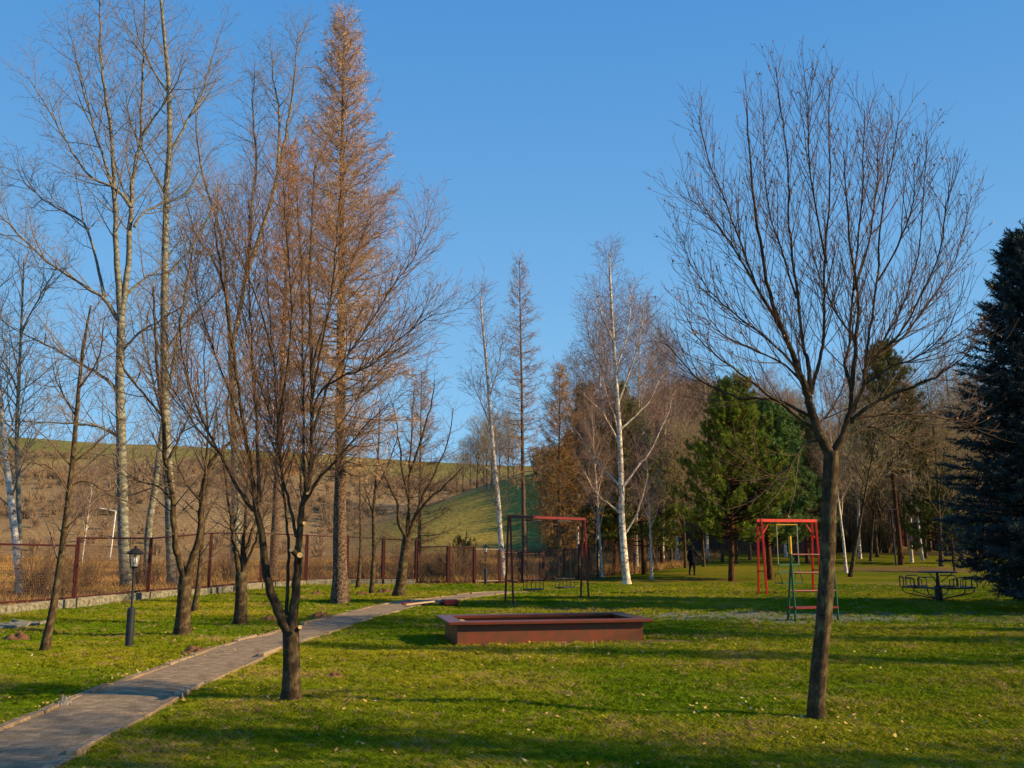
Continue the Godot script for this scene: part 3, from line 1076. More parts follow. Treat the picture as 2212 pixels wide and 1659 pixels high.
func build_play() -> void:
	# sandpit
	var o := base("sandpit", on_ground(0.55, -17.9), "brown painted sandpit box with a wide ledge around its rim", "sandpit")
	o.rotation.y = deg_to_rad(11.5)
	var LX := 3.42
	var LZ := 1.6
	for s in [[0.0, LZ * 0.5, LX, 0.05], [0.0, -LZ * 0.5, LX, 0.05], [LX * 0.5 - 0.025, 0.0, 0.05, LZ - 0.05], [-LX * 0.5 + 0.025, 0.0, 0.05, LZ - 0.05]]:
		var g := Geo.new()
		g.box(Transform3D(Basis(), Vector3(s[0], 0.13, s[1])), Vector3(s[2], 0.42, s[3]), Color.WHITE, 0.006)
		part("side_board", g, M.box, o)
	for s in [[0.0, LZ * 0.5 + 0.0, LX + 0.34, 0.27], [0.0, -LZ * 0.5 - 0.0, LX + 0.34, 0.27], [LX * 0.5 + 0.03, 0.0, 0.27, LZ - 0.28], [-LX * 0.5 - 0.03, 0.0, 0.27, LZ - 0.28]]:
		var g := Geo.new()
		g.box(Transform3D(Basis(Vector3(0, 0, 1), rnd(-0.004, 0.004)), Vector3(s[0], 0.367, s[1])), Vector3(s[2], 0.06, s[3]), Color.WHITE, 0.012)
		part("ledge_board", g, M.ledge, o)
	var sg := grid_mesh(span([-LX * 0.5 + 0.06, 0.12, LX * 0.5 - 0.06]), span([LZ * 0.5 - 0.04, -0.12, -LZ * 0.5 + 0.04]), func(x, z): return 0.17 + 0.05 * noise.get_noise_2d(x * 60, z * 60) + 0.24 * exp(-pow((x + 1.55) / 0.3, 2) - pow((z - 0.2) / 0.5, 2)), func(_x, _z): return Color.WHITE)
	part("sand", sg, M.sand, o)
	# dark red swing frame with two hanging seats
	var a0 := spot(1100, 1307)
	var b0 := spot(1263, 1293)
	o = base("swing_set", (a0 + b0) * 0.5, "dark red steel swing set with two hanging seats behind the sandpit", "swing set")
	var A := a0 - o.position
	var B := b0 - o.position
	var ax := (B - A).normalized()
	var side := ax.cross(Vector3.UP).normalized()
	var H := 2.58
	for q in [A, B]:
		for s in [-1.0, 1.0]:
			var g := Geo.new()
			box_between(q + side * s * 0.16 + Vector3.DOWN * 0.1, q + side * s * 0.035 + Vector3.UP * H, 0.062, 0.062, g)
			part("leg", g, M.swing, o)
		var cg := Geo.new()
		box_between(q + side * 0.125 + Vector3.UP * 0.7, q - side * 0.125 + Vector3.UP * 0.7, 0.04, 0.04, cg)
		part("cross_brace", cg, M.swing, o)
	var bg := Geo.new()
	box_between(A - ax * 0.05 + Vector3.UP * (H + 0.02), B + ax * 0.05 + Vector3.UP * (H + 0.02), 0.085, 0.085, bg)
	part("top_beam", bg, M.swing, o)
	for k in 2:
		var c := A.lerp(B, 0.30 + 0.42 * k)
		var rg := Geo.new()
		box_between(c - ax * 0.42 + Vector3.UP * (H - 0.07), c + ax * 0.42 + Vector3.UP * (H - 0.07), 0.05, 0.05, rg)
		part("hanger_bar", rg, M.steel, o)
		var sg2 := Geo.new()
		sg2.box(Transform3D(Basis.looking_at(side, Vector3.UP), c + Vector3.UP * 0.40), Vector3(0.66, 0.04, 0.32), Color.WHITE, 0.008)
		var seat := part("seat", sg2, M.steel, o)
		for s in [-1.0, 1.0]:
			var g := Geo.new()
			g.pipe(c + ax * s * 0.33 + Vector3.UP * 0.42, c + ax * s * 0.33 + Vector3.UP * (H - 0.09), 0.012, 6)
			part("hanging_rod", g, M.steel, o)
		for s in [-1.0, 1.0]:
			var g := Geo.new()
			g.pipe(c + ax * 0.33 + side * s * 0.15 + Vector3.UP * 0.68, c - ax * 0.33 + side * s * 0.15 + Vector3.UP * 0.68, 0.014, 6)
			g.pipe(c + ax * 0.31 + side * s * 0.15 + Vector3.UP * 0.42, c + ax * 0.31 + side * s * 0.15 + Vector3.UP * 0.68, 0.011, 6)
			g.pipe(c - ax * 0.31 + side * s * 0.15 + Vector3.UP * 0.42, c - ax * 0.31 + side * s * 0.15 + Vector3.UP * 0.68, 0.011, 6)
			part("guard_rail", g, M.steel, seat)
	# bright red frame with one hanging bench
	a0 = spot(1648, 1286)
	b0 = spot(1766, 1281)
	o = base("bench_swing", (a0 + b0) * 0.5, "bright red swing frame with a yellow bar and one green hanging bench", "swing set")
	A = a0 - o.position
	B = b0 - o.position
	ax = (B - A).normalized()
	side = ax.cross(Vector3.UP).normalized()
	H = 2.66
	for q in [A, B]:
		for s in [-1.0, 1.0]:
			var g := Geo.new()
			box_between(q + side * s * 0.22 + ax * 0.0 + Vector3.DOWN * 0.1, q + side * s * 0.10 + Vector3.UP * H, 0.07, 0.07, g)
			part("leg", g, M.red, o)
		var cg := Geo.new()
		box_between(q + side * 0.17 + Vector3.UP * 0.85, q - side * 0.17 + Vector3.UP * 0.85, 0.045, 0.045, cg)
		part("cross_brace", cg, M.red, o)
	for s in [-1.0, 1.0]:
		var g := Geo.new()
		box_between(A - ax * 0.06 + side * s * 0.10 + Vector3.UP * (H + 0.0), B + ax * 0.06 + side * s * 0.10 + Vector3.UP * (H + 0.0), 0.07, 0.11, g)
		part("top_beam", g, M.red, o)
	for s in [[A, 1.0], [B, -1.0]]:
		var g := Geo.new()
		box_between(s[0] + Vector3.UP * (H - 0.62), s[0] + ax * s[1] * 0.46 + Vector3.UP * (H - 0.06), 0.045, 0.045, g)
		part("corner_brace", g, M.red, o)
	var mid := A.lerp(B, 0.49)
	var yg := Geo.new()
	box_between(mid - ax * 0.52 + Vector3.UP * (H - 0.13), mid + ax * 0.52 + Vector3.UP * (H - 0.13), 0.05, 0.055, yg)
	part("yellow_bar", yg, M.yellow, o)
	for s in [-1.0, 1.0]:
		var g := Geo.new()
		g.pipe(mid + ax * s * 0.50 + Vector3.UP * (H - 0.15), mid + ax * s * 0.50 + Vector3.UP * 1.05, 0.015, 6)
		part("hanging_rod", g, M.chain, o)
	var gg := Geo.new()
	gg.box(Transform3D(Basis.looking_at(side, Vector3.UP), mid + Vector3.UP * 0.40), Vector3(1.0, 0.035, 0.40), Color.WHITE, 0.008)
	var bench := part("seat", gg, M.green, o)
	for s in [-1.0, 1.0]:
		var g := Geo.new()
		g.bent(PackedVector3Array([mid + ax * s * 0.50 + Vector3.UP * 1.06, mid + ax * s * 0.50 + side * 0.03 + Vector3.UP * 0.8, mid + ax * s * 0.49 + side * 0.17 + Vector3.UP * 0.42, mid + ax * s * 0.49 - side * 0.19 + Vector3.UP * 0.39, mid + ax * s * 0.5 - side * 0.20 + Vector3.UP * 0.72, mid + ax * s * 0.5 + side * 0.06 + Vector3.UP * 0.74]), 0.018, 6)
		part("bench_frame", g, M.green, bench)
	for hh in [1.05, 0.80]:
		var g := Geo.new()
		box_between(mid - ax * 0.5 + side * 0.02 + Vector3.UP * hh, mid + ax * 0.5 + side * 0.02 + Vector3.UP * hh, 0.03, 0.06, g)
		part("back_slat", g, M.green, bench)
	# green climbing ladder with red rungs and yellow tops
	a0 = spot(1719, 1343)
	b0 = spot(1811, 1340)
	o = base("climbing_frame", (a0 + b0) * 0.5, "green climbing ladder with red rungs and yellow tipped posts", "climbing frame")
	A = a0 - o.position
	B = b0 - o.position
	ax = (B - A).normalized()
	side = ax.cross(Vector3.UP).normalized()
	for q in [A, B]:
		var inw := ax * (0.06 if q == A else -0.03)
		for s in [[0.0, 0.0], [-0.28, 1.0]]:
			var foot: Vector3 = q + side * s[0] + Vector3.DOWN * 0.05
			var head: Vector3 = q + side * (-0.06 + 0.0 * s[1]) + Vector3.UP * 1.56 + inw * s[1] * 0.4
			var g := Geo.new()
			g.pipe(foot, head, 0.027, 10)
			part("post", g, M.green, o)
		var yg2 := Geo.new()
		var hd: Vector3 = q + side * -0.06
		yg2.pipe(hd + Vector3.UP * 1.54, hd + Vector3.UP * 1.95, 0.036, 10)
		part("post_tip", yg2, M.yellow, o)
	for hh in [0.30, 0.69, 1.11, 1.53]:
		for s in [0.0, 1.0]:
			if s == 1.0 and hh > 1.2:
				continue
			var t := float(hh) / 1.56
			var off := side * lerpf(-0.28 * s, -0.06, t)
			var g := Geo.new()
			if hh < 0.35:
				box_between(A + off + Vector3.UP * hh - ax * 0.02, B + off + Vector3.UP * hh, 0.11, 0.045, g)
			else:
				g.pipe(A + off + Vector3.UP * hh - ax * 0.02, B + off + Vector3.UP * hh, 0.021, 8)
			part("rung", g, M.dark_red, o)
	# merry-go-round with railed seats
	var c0 := spot(2029, 1301)
	o = base("merry_go_round", c0, "dark steel merry-go-round with railed seats around a central post", "merry-go-round")
	var pg := Geo.new()
	pg.lathe(Vector3.ZERO, [[0.12, -0.05], [0.115, 0.5], [0.085, 0.52], [0.04, 0.53], [0.035, 0.93]], 14)
	part("central_post", pg, M.steel, o)
	var tg := Geo.new()
	tg.lathe(Vector3.ZERO, [[0.0, 0.90], [0.58, 0.915], [0.60, 0.93], [0.60, 0.945], [0.58, 0.955], [0.0, 0.97]], 24)
	part("hand_wheel", tg, M.steel, o)
	for k in 3:
		var a := TAU * k / 3.0 + 0.4
		var g := Geo.new()
		g.pipe(Vector3(cos(a), 0, sin(a)) * 0.09 + Vector3.UP * 0.62, Vector3(cos(a), 0, sin(a)) * 0.45 + Vector3.UP * 0.91, 0.014, 6)
		part("wheel_brace", g, M.steel, o)
	for k in 6:
		var a := TAU * k / 6.0 + 0.18
		var rd := Vector3(cos(a), 0, sin(a))
		var tn := Vector3(-sin(a), 0, cos(a))
		var g := Geo.new()
		box_between(rd * 0.1 + Vector3.UP * 0.44, rd * 0.72 + Vector3.UP * 0.44, 0.04, 0.04, g)
		part("arm", g, M.steel, o)
		g = Geo.new()
		g.box(Transform3D(Basis(tn, Vector3.UP, rd), rd * 0.88 + Vector3.UP * 0.47), Vector3(0.52, 0.045, 0.34), Color.WHITE, 0.008)
		var st := part("seat", g, M.seat_blue if k % 2 == 0 else M.steel, o)
		g = Geo.new()
		var r2 := rd * 1.08
		g.bent(PackedVector3Array([r2 - tn * 0.27 + Vector3.UP * 0.46, r2 - tn * 0.27 + Vector3.UP * 0.76, r2 - tn * 0.22 + Vector3.UP * 0.80, r2 + tn * 0.22 + Vector3.UP * 0.80, r2 + tn * 0.27 + Vector3.UP * 0.76, r2 + tn * 0.27 + Vector3.UP * 0.46]), 0.017, 6)
		g.bent(PackedVector3Array([r2 - tn * 0.27 + Vector3.UP * 0.75, rd * 0.76 - tn * 0.26 + Vector3.UP * 0.72, rd * 0.74 - tn * 0.26 + Vector3.UP * 0.48]), 0.015, 6)
		g.bent(PackedVector3Array([r2 + tn * 0.27 + Vector3.UP * 0.75, rd * 0.76 + tn * 0.26 + Vector3.UP * 0.72, rd * 0.74 + tn * 0.26 + Vector3.UP * 0.48]), 0.015, 6)
		part("seat_rail", g, M.steel, st)
		g = Geo.new()
		g.bent(PackedVector3Array([rd * 0.1 + Vector3.UP * 0.10, rd * 0.98 + Vector3.UP * 0.29, rd * 1.06 + Vector3.UP * 0.35, rd * 1.07 + Vector3.UP * 0.46]), 0.017, 6)
		part("stay", g, M.steel, o)
	# low seesaw lying across the path's far edge
	var s0 := spot(876, 1313)
	var s1 := spot(986, 1311)
	o = base("seesaw", (s0 + s1) * 0.5, "low red seesaw with a pale sunlit plank beside the path", "seesaw")
	A = s0 - o.position
	B = s1 - o.position
	ax = (B - A).normalized()
	side = ax.cross(Vector3.UP).normalized()
	var g1 := Geo.new()
	box_between(A + Vector3.UP * 0.08, A.lerp(B, 0.56) + Vector3.UP * 0.16, 0.09, 0.045, g1)
	part("plank", g1, M.wood_pale, o, "pale plank")
	g1 = Geo.new()
	box_between(A + side * -0.55 + ax * 0.1 + Vector3.UP * 0.06, A.lerp(B, 0.5) + side * -0.5 + Vector3.UP * 0.07, 0.11, 0.10, g1)
	part("base_beam", g1, M.dark_red, o)
	g1 = Geo.new()
	g1.box(Transform3D(Basis.looking_at(ax, Vector3.UP), A.lerp(B, 0.86) + Vector3.UP * 0.12), Vector3(0.32, 0.18, 0.46), Color.WHITE, 0.03)
	part("seat", g1, M.dark_red, o)
	g1 = Geo.new()
	box_between(A.lerp(B, 0.5) + Vector3.UP * 0.12, A.lerp(B, 0.8) + Vector3.UP * 0.09, 0.07, 0.06, g1)
	part("seat_arm", g1, M.steel, o)

func lantern(where: Vector3, label: String, group: String) -> Node3D:
	var o := base("garden_lantern", where, label, "lamp post", group)
	var g := Geo.new()
	g.lathe(Vector3.ZERO, [[0.066, -0.05], [0.066, 0.64], [0.05, 0.665], [0.022, 0.68]], 18)
	part("lower_post", g, M.lamp_metal, o)
	g = Geo.new()
	g.lathe(Vector3.ZERO, [[0.019, 0.67], [0.019, 1.30], [0.035, 1.31], [0.035, 1.33], [0.055, 1.345], [0.075, 1.36], [0.0, 1.362]], 14)
	part("upper_post", g, M.lamp_metal, o)
	var cage := Geo.new()
	for k in 6:
		var a := TAU * k / 6.0
		var b := TAU * (k + 1) / 6.0
		var lo0 := Vector3(cos(a) * 0.066, 1.362, sin(a) * 0.066)
		var hi0 := Vector3(cos(a) * 0.105, 1.575, sin(a) * 0.105)
		var lo1 := Vector3(cos(b) * 0.066, 1.362, sin(b) * 0.066)
		var hi1 := Vector3(cos(b) * 0.105, 1.575, sin(b) * 0.105)
		cage.pipe(lo0, hi0, 0.006, 5)
		cage.pipe(lo0, lo1, 0.006, 5)
		cage.pipe(hi0, hi1, 0.007, 5)
	var cg := part("lantern_cage", cage, M.black, o)
	for k in 6:
		var a := TAU * k / 6.0 + 0.02
		var b := TAU * (k + 1) / 6.0 - 0.02
		var pg := Geo.new()
		pg.quad(Vector3(cos(b) * 0.063, 1.366, sin(b) * 0.063), Vector3(cos(b) * 0.101, 1.572, sin(b) * 0.101), Vector3(cos(a) * 0.101, 1.572, sin(a) * 0.101), Vector3(cos(a) * 0.063, 1.366, sin(a) * 0.063))
		part("pane", pg, M.glass, cg)
	g = Geo.new()
	g.lathe(Vector3.ZERO, [[0.12, 1.575], [0.150, 1.580], [0.152, 1.592], [0.105, 1.625], [0.05, 1.665], [0.02, 1.68], [0.026, 1.70], [0.0, 1.72]], 18)
	part("lantern_roof", g, M.black, o)
	g = Geo.new()
	g.lathe(Vector3.ZERO, [[0.022, 1.362], [0.022, 1.40], [0.03, 1.41], [0.05, 1.44], [0.052, 1.47], [0.04, 1.51], [0.0, 1.53]], 14)
	part("bulb", g, M.bulb, o)
	return o

func build_lamps() -> void:
	var a := lantern(spot(278, 1400), "dark garden lantern post on the lawn left of the path", "garden lanterns")
	dup(a, spot(1049, 1264), 0.7, 1.05, "small garden lantern post in front of the far fence left of the swings", "garden lanterns")
	# a street light far off in the field and a slim pole among the pines
	var p := on_ground(at(239, 1180, 92.0).x, -92.0)
	var o := base("street_light", p, "white street light with one arm in the field beyond the fence", "street light")
	var g := Geo.new()
	g.pipe(Vector3(0, -0.2, 0), Vector3(0.25, 5.0, 0), 0.07, 8)
	part("pole", g, M.white, o)
	g = Geo.new()
	g.pipe(Vector3(0.25, 4.97, 0), Vector3(-1.1, 5.25, 0), 0.05, 6)
	part("arm", g, M.white, o)
	g = Geo.new()
	g.box(Transform3D(Basis(Vector3.BACK, -0.2), Vector3(-1.2, 5.25, 0)), Vector3(0.5, 0.08, 0.2), Color.WHITE, 0.02)
	part("lamp_head", g, M.white, o)
	p = spot(1936, 1222)
	o = base("lamp_pole", p, "slim blue grey pole with a short crossbar beside the orange pine trunk", "pole")
	g = Geo.new()
	g.pipe(Vector3(0, -0.2, 0), Vector3(-0.1, 3.9, 0), 0.06, 8)
	part("pole", g, M.lamp_metal, o)
	g = Geo.new()
	g.pipe(Vector3(-0.6, 3.9, 0), Vector3(0.45, 3.92, 0), 0.05, 6)
	part("crossbar", g, M.lamp_metal, o)

func build_trees() -> void:
	var st := Style.new()
	# the pruned many-stemmed tree at the left
	st.per_m = [12.0, 9.0, 6.0]; st.angle = [32.0, 38.0, 40.0]; st.ln = [1.15, 0.52, 0.24]; st.up = [0.11, 0.09, 0.05]; st.slim = [0.0085, 0.006, 0.006]
	limb_k = 0.78; st.t0 = [0.40, 0.12, 0.15]; st.segs = [6, 4, 2]
	st.ca = Color(0.15, 0.10, 0.07); st.cb = Color(0.27, 0.155, 0.09); st.rmin = 0.0021; st.leaf = 0.012; st.leaf_size = 0.03; st.short = 0.45; st.leaf_col = Color(0.40, 0.20, 0.07)
	var limbs_a := [
		[27, 4, [626, 1368, 608, 1336, 592, 1296, 576, 1244, 566, 1164, 556, 1108, 545, 1045, 536, 980, 524, 904, 505, 760, 480, 600, 462, 480], -0.5],
		[14, 3, [557, 1110, 540, 1092, 504, 1036, 476, 980, 444, 920, 420, 860, 395, 770, 385, 680], -0.3],
		[12, 3, [560, 1085, 556, 964, 554, 904, 545, 760, 538, 600, 540, 430], 0.4],
		[11, 3, [618, 1330, 622, 1244, 622, 1164, 616, 1092, 608, 1016, 600, 916, 590, 760, 575, 600, 566, 440], 0.6],
		[24, 4, [629, 1362, 634, 1320, 640, 1264, 643, 1204, 646, 1150, 652, 1100, 664, 1056, 672, 1004, 674, 904, 672, 760, 668, 600, 676, 420, 680, 350], 0.1],
		[11, 3, [662, 1070, 655, 984, 656, 904, 654, 740, 650, 560, 640, 400], 0.5],
		[10, 3, [640, 1160, 630, 1110, 618, 1060, 606, 1000, 592, 930, 560, 830, 520, 700, 500, 560], 0.8],
		[9, 2, [655, 1090, 676, 1056, 690, 1030, 712, 1012, 740, 985, 790, 930, 860, 870], -0.8],
		[10, 2.5, [671, 950, 690, 890, 711, 831, 745, 785, 775, 747, 825, 680, 871, 615, 919, 559, 950, 492], 0.6],
		[9, 2.5, [672, 920, 687, 855, 740, 815, 815, 790, 895, 725, 975, 676], -0.4],
		[8, 2.5, [673, 870, 690, 770, 715, 650, 730, 520, 742, 410], -0.7],
		[8, 2.5, [672, 800, 700, 700, 750, 600, 790, 520, 815, 460], 0.9],
		[8, 2, [535, 970, 500, 860, 455, 740, 425, 630, 410, 540], 0.9],
		[8, 2, [600, 916, 620, 800, 630, 660, 618, 500, 612, 380], -0.9],
		[7, 2, [476, 980, 430, 930, 385, 860, 360, 800], 0.5],
		[7, 2, [590, 770, 560, 660, 520, 560, 490, 460], 0.6],
		[7, 2, [672, 1000, 720, 940, 790, 850, 850, 790, 910, 760], 1.0]]
	for L in limbs_a:
		for k in range(0, L[2].size(), 2):
			if L[2][k] > 700:
				L[2][k] = 700.0 + (L[2][k] - 700.0) * 0.88
	var ta := drawn_tree("young_tree", "bare many-stemmed tree with fresh pruning cuts left of the sandpit", 10.7, [630, 1500], [630, 1500, 0, 629, 1440, 0, 628, 1404, 0, 627, 1362, 0], 34, 33, limbs_a, st, M.bark, 1.1, true)
	var stub := [[645, 1204, 630, 1187, 11], [646, 1212, 648, 1199, 12], [650, 1134, 657, 1130, 7], [660, 1068, 664, 1066, 5], [640, 1362, 648, 1355, 8]]
	for q in stub:
		var g := Geo.new()
		var p := at(q[0], q[1], 10.6) - ta.position
		var d := (at(q[2], q[3], 10.45) - ta.position - p)
		var rr: float = q[4] * 0.5 * 10.7 / FOC
		g.tube(PackedVector3Array([p, p + d]), PackedFloat32Array([rr * 1.15, rr]), 10, Color.WHITE, Color.WHITE)
		var s := part("pruned_stub", g, M.bark, ta)
		g = Geo.new()
		g.disc(p + d * 1.004, d.normalized(), rr, 12)
		part("cut_face", g, M.cut, s)
	# the round-headed tree at the right
	st = Style.new()
	limb_k = 0.82
	st.per_m = [12.5, 7.0, 3.0]; st.angle = [27.0, 30.0, 40.0]; st.ln = [1.05, 0.46, 0.12]; st.up = [0.10, 0.09, 0.05]; st.slim = [0.0085, 0.006, 0.006]; st.segs = [6, 4, 2]
	st.wander = [0.07, 0.09, 0.12]; st.ca = Color(0.11, 0.075, 0.05); st.cb = Color(0.16, 0.09, 0.06); st.rmin = 0.0022; st.leaf = 0.22; st.leaf_size = 0.026; st.short = 0.6; st.leaf_col = Color(0.46, 0.27, 0.11)
	var limbs_b := [
		[26, 4, [1793, 985, 1771, 940, 1753, 893, 1740, 846, 1725, 806, 1706, 762, 1678, 703, 1646, 600, 1625, 474, 1609, 340, 1598, 185], -0.3],
		[15, 3, [1748, 872, 1746, 800, 1737, 768, 1731, 737, 1715, 607, 1699, 474, 1697, 367, 1683, 234, 1665, 108], 0.4],
		[13, 3, [1752, 850, 1760, 812, 1774, 762, 1781, 700, 1779, 633, 1785, 500, 1793, 367, 1790, 234, 1793, 140], 0.2],
		[25, 10, [1796, 985, 1806, 972, 1821, 940, 1834, 899, 1840, 862, 1842, 831], 0.0],
		[13, 3, [1841, 840, 1834, 815, 1828, 790, 1838, 740, 1849, 607, 1865, 447, 1870, 330, 1873, 208], 0.3],
		[14, 3, [1842, 835, 1849, 784, 1852, 737, 1860, 640, 1838, 500, 1830, 380, 1826, 300], -0.6],
		[15, 3, [1834, 900, 1846, 880, 1865, 840, 1871, 800, 1881, 740, 1902, 607, 1913, 447, 1934, 340, 1950, 236], -0.3],
		[10, 3, [1869, 815, 1877, 790, 1907, 750, 1945, 690, 1977, 617, 2003, 500, 2019, 280], 0.5],
		[9, 2.5, [1872, 800, 1910, 760, 1961, 713, 2041, 554, 2060, 450, 2073, 374], -0.7],
		[8, 2, [1900, 770, 1960, 730, 2030, 640, 2083, 554, 2121, 406], 0.7],
		[15, 3, [1842, 915, 1855, 896, 1902, 865, 1964, 840, 2026, 815, 2064, 796, 2100, 775, 2120, 745], -0.3],
		[11, 2.5, [1838, 905, 1880, 899, 1933, 894, 1995, 897, 2064, 906, 2110, 915], 0.5],
		[12, 2.5, [1772, 930, 1740, 915, 1694, 880, 1653, 852, 1600, 810, 1545, 780, 1490, 735, 1460, 690], -0.4],
		[11, 2.5, [1758, 905, 1720, 885, 1665, 863, 1588, 858, 1532, 837, 1494, 815, 1448, 778, 1410, 743], 0.4],
		[8, 2, [1768, 950, 1734, 961, 1712, 995, 1675, 1029, 1644, 1026, 1620, 1000], -0.3],
		[10, 2.5, [1706, 762, 1690, 730, 1625, 617, 1580, 500, 1550, 415, 1507, 313, 1489, 220], 0.5],
		[8, 2, [1680, 706, 1614, 600, 1561, 511, 1510, 450, 1465, 406], -0.6],
		[8, 2, [1725, 806, 1670, 750, 1600, 697, 1529, 640, 1470, 560, 1450, 490], 0.5],
		[8, 2, [1735, 830, 1690, 790, 1610, 750, 1540, 720, 1490, 650], -0.8],
		[7, 2, [1715, 640, 1690, 560, 1650, 430, 1640, 300, 1638, 210], 0.8],
		[7, 2, [1785, 560, 1765, 460, 1745, 330, 1742, 230, 1738, 160], -0.8],
		[8, 2, [1849, 620, 1880, 520, 1900, 400, 1905, 300, 1908, 250], 0.9],
		[7, 2, [1905, 600, 1950, 520, 1985, 420, 1990, 330], -0.9],
		[7, 2, [1855, 740, 1800, 660, 1755, 540, 1745, 400], 0.9],
		[7, 2, [1800, 975, 1850, 935, 1900, 925, 1960, 960, 2010, 975], 0.8],
		[7, 2, [1790, 960, 1770, 920, 1800, 880, 1815, 850, 1830, 800], 0.8],
		[7, 2, [1870, 830, 1940, 790, 2000, 770, 2060, 720, 2095, 650], -0.9]]
	for L in limbs_b:
		for k in range(0, L[2].size(), 2):
			L[2][k] = 1790.0 + (L[2][k] - 1790.0) * (0.93 if L[2][k + 1] < 800 else 0.97)
			if L[2][k + 1] < 700:
				L[2][k + 1] = 700.0 + (L[2][k + 1] - 700.0) * 0.935
	var tb := drawn_tree("young_tree", "bare round-headed young tree with tan seed tufts in the right foreground", 9.7, [1762, 1533], [1762, 1533, 0, 1770, 1440, 0, 1777, 1360, 0, 1786, 1230, 0, 1790, 1100, 0, 1795, 1010, 0, 1795, 975, 0], 33, 31, limbs_b, st, M.bark, 1.0, true)
	limb_k = 1.0
	# tall poplars behind the fence at the left
	st = Style.new()
	st.per_m = [2.3, 4.0, 4.0]; st.angle = [42.0, 42.0, 45.0]; st.ln = [3.2, 1.3, 0.5]; st.up = [0.07, 0.06, 0.05]; st.segs = [7, 4, 2]; st.wander = [0.14, 0.16, 0.2]
	st.ca = Color(0.21, 0.19, 0.15); st.cb = Color(0.20, 0.16, 0.125); st.rmin = 0.0052; st.slim = [0.012, 0.009, 0.008]; st.short = 0.5
	drawn_tree("poplar_tree", "tall grey poplar with forked stem, biggest tree behind the left fence", 36.0, [272, 1280], [272, 1280, 0, 265, 1100, 0, 262, 960, 0, 259, 830, 0, 262, 667, 0], 24, 17, [
		[17, 3, [261, 670, 255, 600, 251, 533, 247, 422, 240, 289, 227, 200, 218, 133, 216, 40, 214, -60], -1.0],
		[17, 3, [263, 668, 271, 622, 280, 511, 284, 422, 293, 356, 302, 302, 307, 178, 311, 89, 314, -20], 1.0],
		[10, 2, [284, 449, 262, 420, 240, 400, 191, 378, 147, 311, 111, 249, 58, 165], -2.0],
		[11, 2, [254, 690, 225, 645, 187, 622, 102, 564, 44, 511, 0, 462, -40, 420], -1.0],
		[8, 2, [225, 640, 210, 570, 182, 484, 120, 449, 67, 409, 36, 365], 1.6],
		[10, 2, [257, 848, 225, 815, 178, 788, 117, 753, 46, 719, 0, 689], 1.0],
		[9, 2, [258, 945, 230, 928, 199, 918, 142, 915, 60, 912, 11, 910], -1.0],
		[9, 2, [270, 640, 290, 620, 330, 590, 355, 570, 400, 500], 1.5],
		[8, 2, [290, 490, 305, 465, 335, 445, 409, 411, 440, 330], 1.5],
		[8, 2, [247, 420, 220, 330, 190, 230, 165, 130, 150, 60], 1.5],
		[7, 2, [303, 300, 335, 250, 375, 190, 400, 130], -1.5],
		[7, 2, [263, 760, 300, 720, 350, 690, 400, 660], -2.0]], st, M.poplar, 2.0, false, "", 1.0)
	drawn_tree("poplar_tree", "tall straight pale poplar right of the forked poplar behind the fence", 37.0, [367, 1278], [372, 1278, 0, 369, 1164, 0, 364, 1030, 0, 357, 897, 0, 355, 764, 0, 355, 640, 0, 357, 520, 0, 360, 400, 0, 366, 311, 0, 364, 178, 0, 356, 89, 0, 346, -20, 0, 344, -90, 0], 23, 5, [
		[8, 2, [366, 330, 395, 280, 430, 215, 452, 150, 470, 90], 1.0],
		[7, 2, [364, 200, 330, 150, 300, 80, 290, 20], -1.0],
		[7, 2, [358, 420, 320, 350, 285, 270, 270, 190], -1.6],
		[7, 2, [356, 600, 410, 540, 450, 470, 480, 400], 1.8],
		[7, 2, [357, 760, 400, 700, 460, 640, 500, 600], -1.4]], st, M.poplar, 2.0, false, "", 1.0)
	drawn_tree("poplar_tree", "thin pale poplar leaning right between the two tall poplars", 38.0, [318, 1275], [316, 1275, 0, 322, 1140, 0, 334, 1057, 0, 344, 977, 0, 352, 910, 0, 372, 800, 0, 396, 660, 0, 420, 520, 0], 17, 4, [
		[6, 2, [352, 905, 330, 820, 310, 740, 300, 660], 1.0]], st, M.poplar, 2.0, false, "", 1.0)
	drawn_tree("poplar_tree", "slender pale poplar at the left edge behind the fence", 32.0, [38, 1292], [38, 1292, 0, 42, 1160, 0, 38, 1020, 0, 36, 930, 0, 42, 800, 0, 48, 660, 0, 52, 560, 0], 13, 3, [
		[5, 2, [40, 850, 20, 800, 0, 770, -30, 720], 1.0], [5, 2, [44, 720, 80, 650, 110, 600], -1.0], [4, 1.5, [38, 1000, 70, 960, 110, 940], 1.0]], st, M.poplar, 2.0, false, "", 1.0)
	drawn_tree("birch_tree", "white birch leaning out of the left edge of the picture behind the fence", 31.0, [46, 1298], [46, 1298, 0, 32, 1150, 0, 14, 1000, 0, 0, 850, 0, -18, 700, 0, -30, 560, 0], 17, 5, [
		[6, 2, [12, 960, 30, 900, 50, 850, 60, 800], 1.0]], st, M.birch, 2.0, false, "", 1.0)
	drawn_tree("poplar_tree", "twin-topped poplar showing above the small pruned tree, behind the larches", 47.0, [505, 1262], [505, 1262, 0, 510, 1100, 0, 505, 900, 0, 500, 760, 0], 22, 14, [
		[12, 2, [501, 770, 490, 640, 480, 520, 440, 380, 425, 300, 420, 200], -1.5],
		[13, 2, [500, 760, 530, 600, 545, 450, 552, 330, 545, 240, 550, 150], 1.0],
		[12, 2, [530, 600, 580, 450, 612, 320, 628, 220, 640, 120, 645, 70], 0.5],
		[8, 2, [600, 360, 604, 250, 590, 170, 588, 110], 1.5],
		[8, 2, [490, 640, 460, 560, 420, 500, 400, 420], 1.5]], st, M.poplar, 2.0, false, "", 1.0)
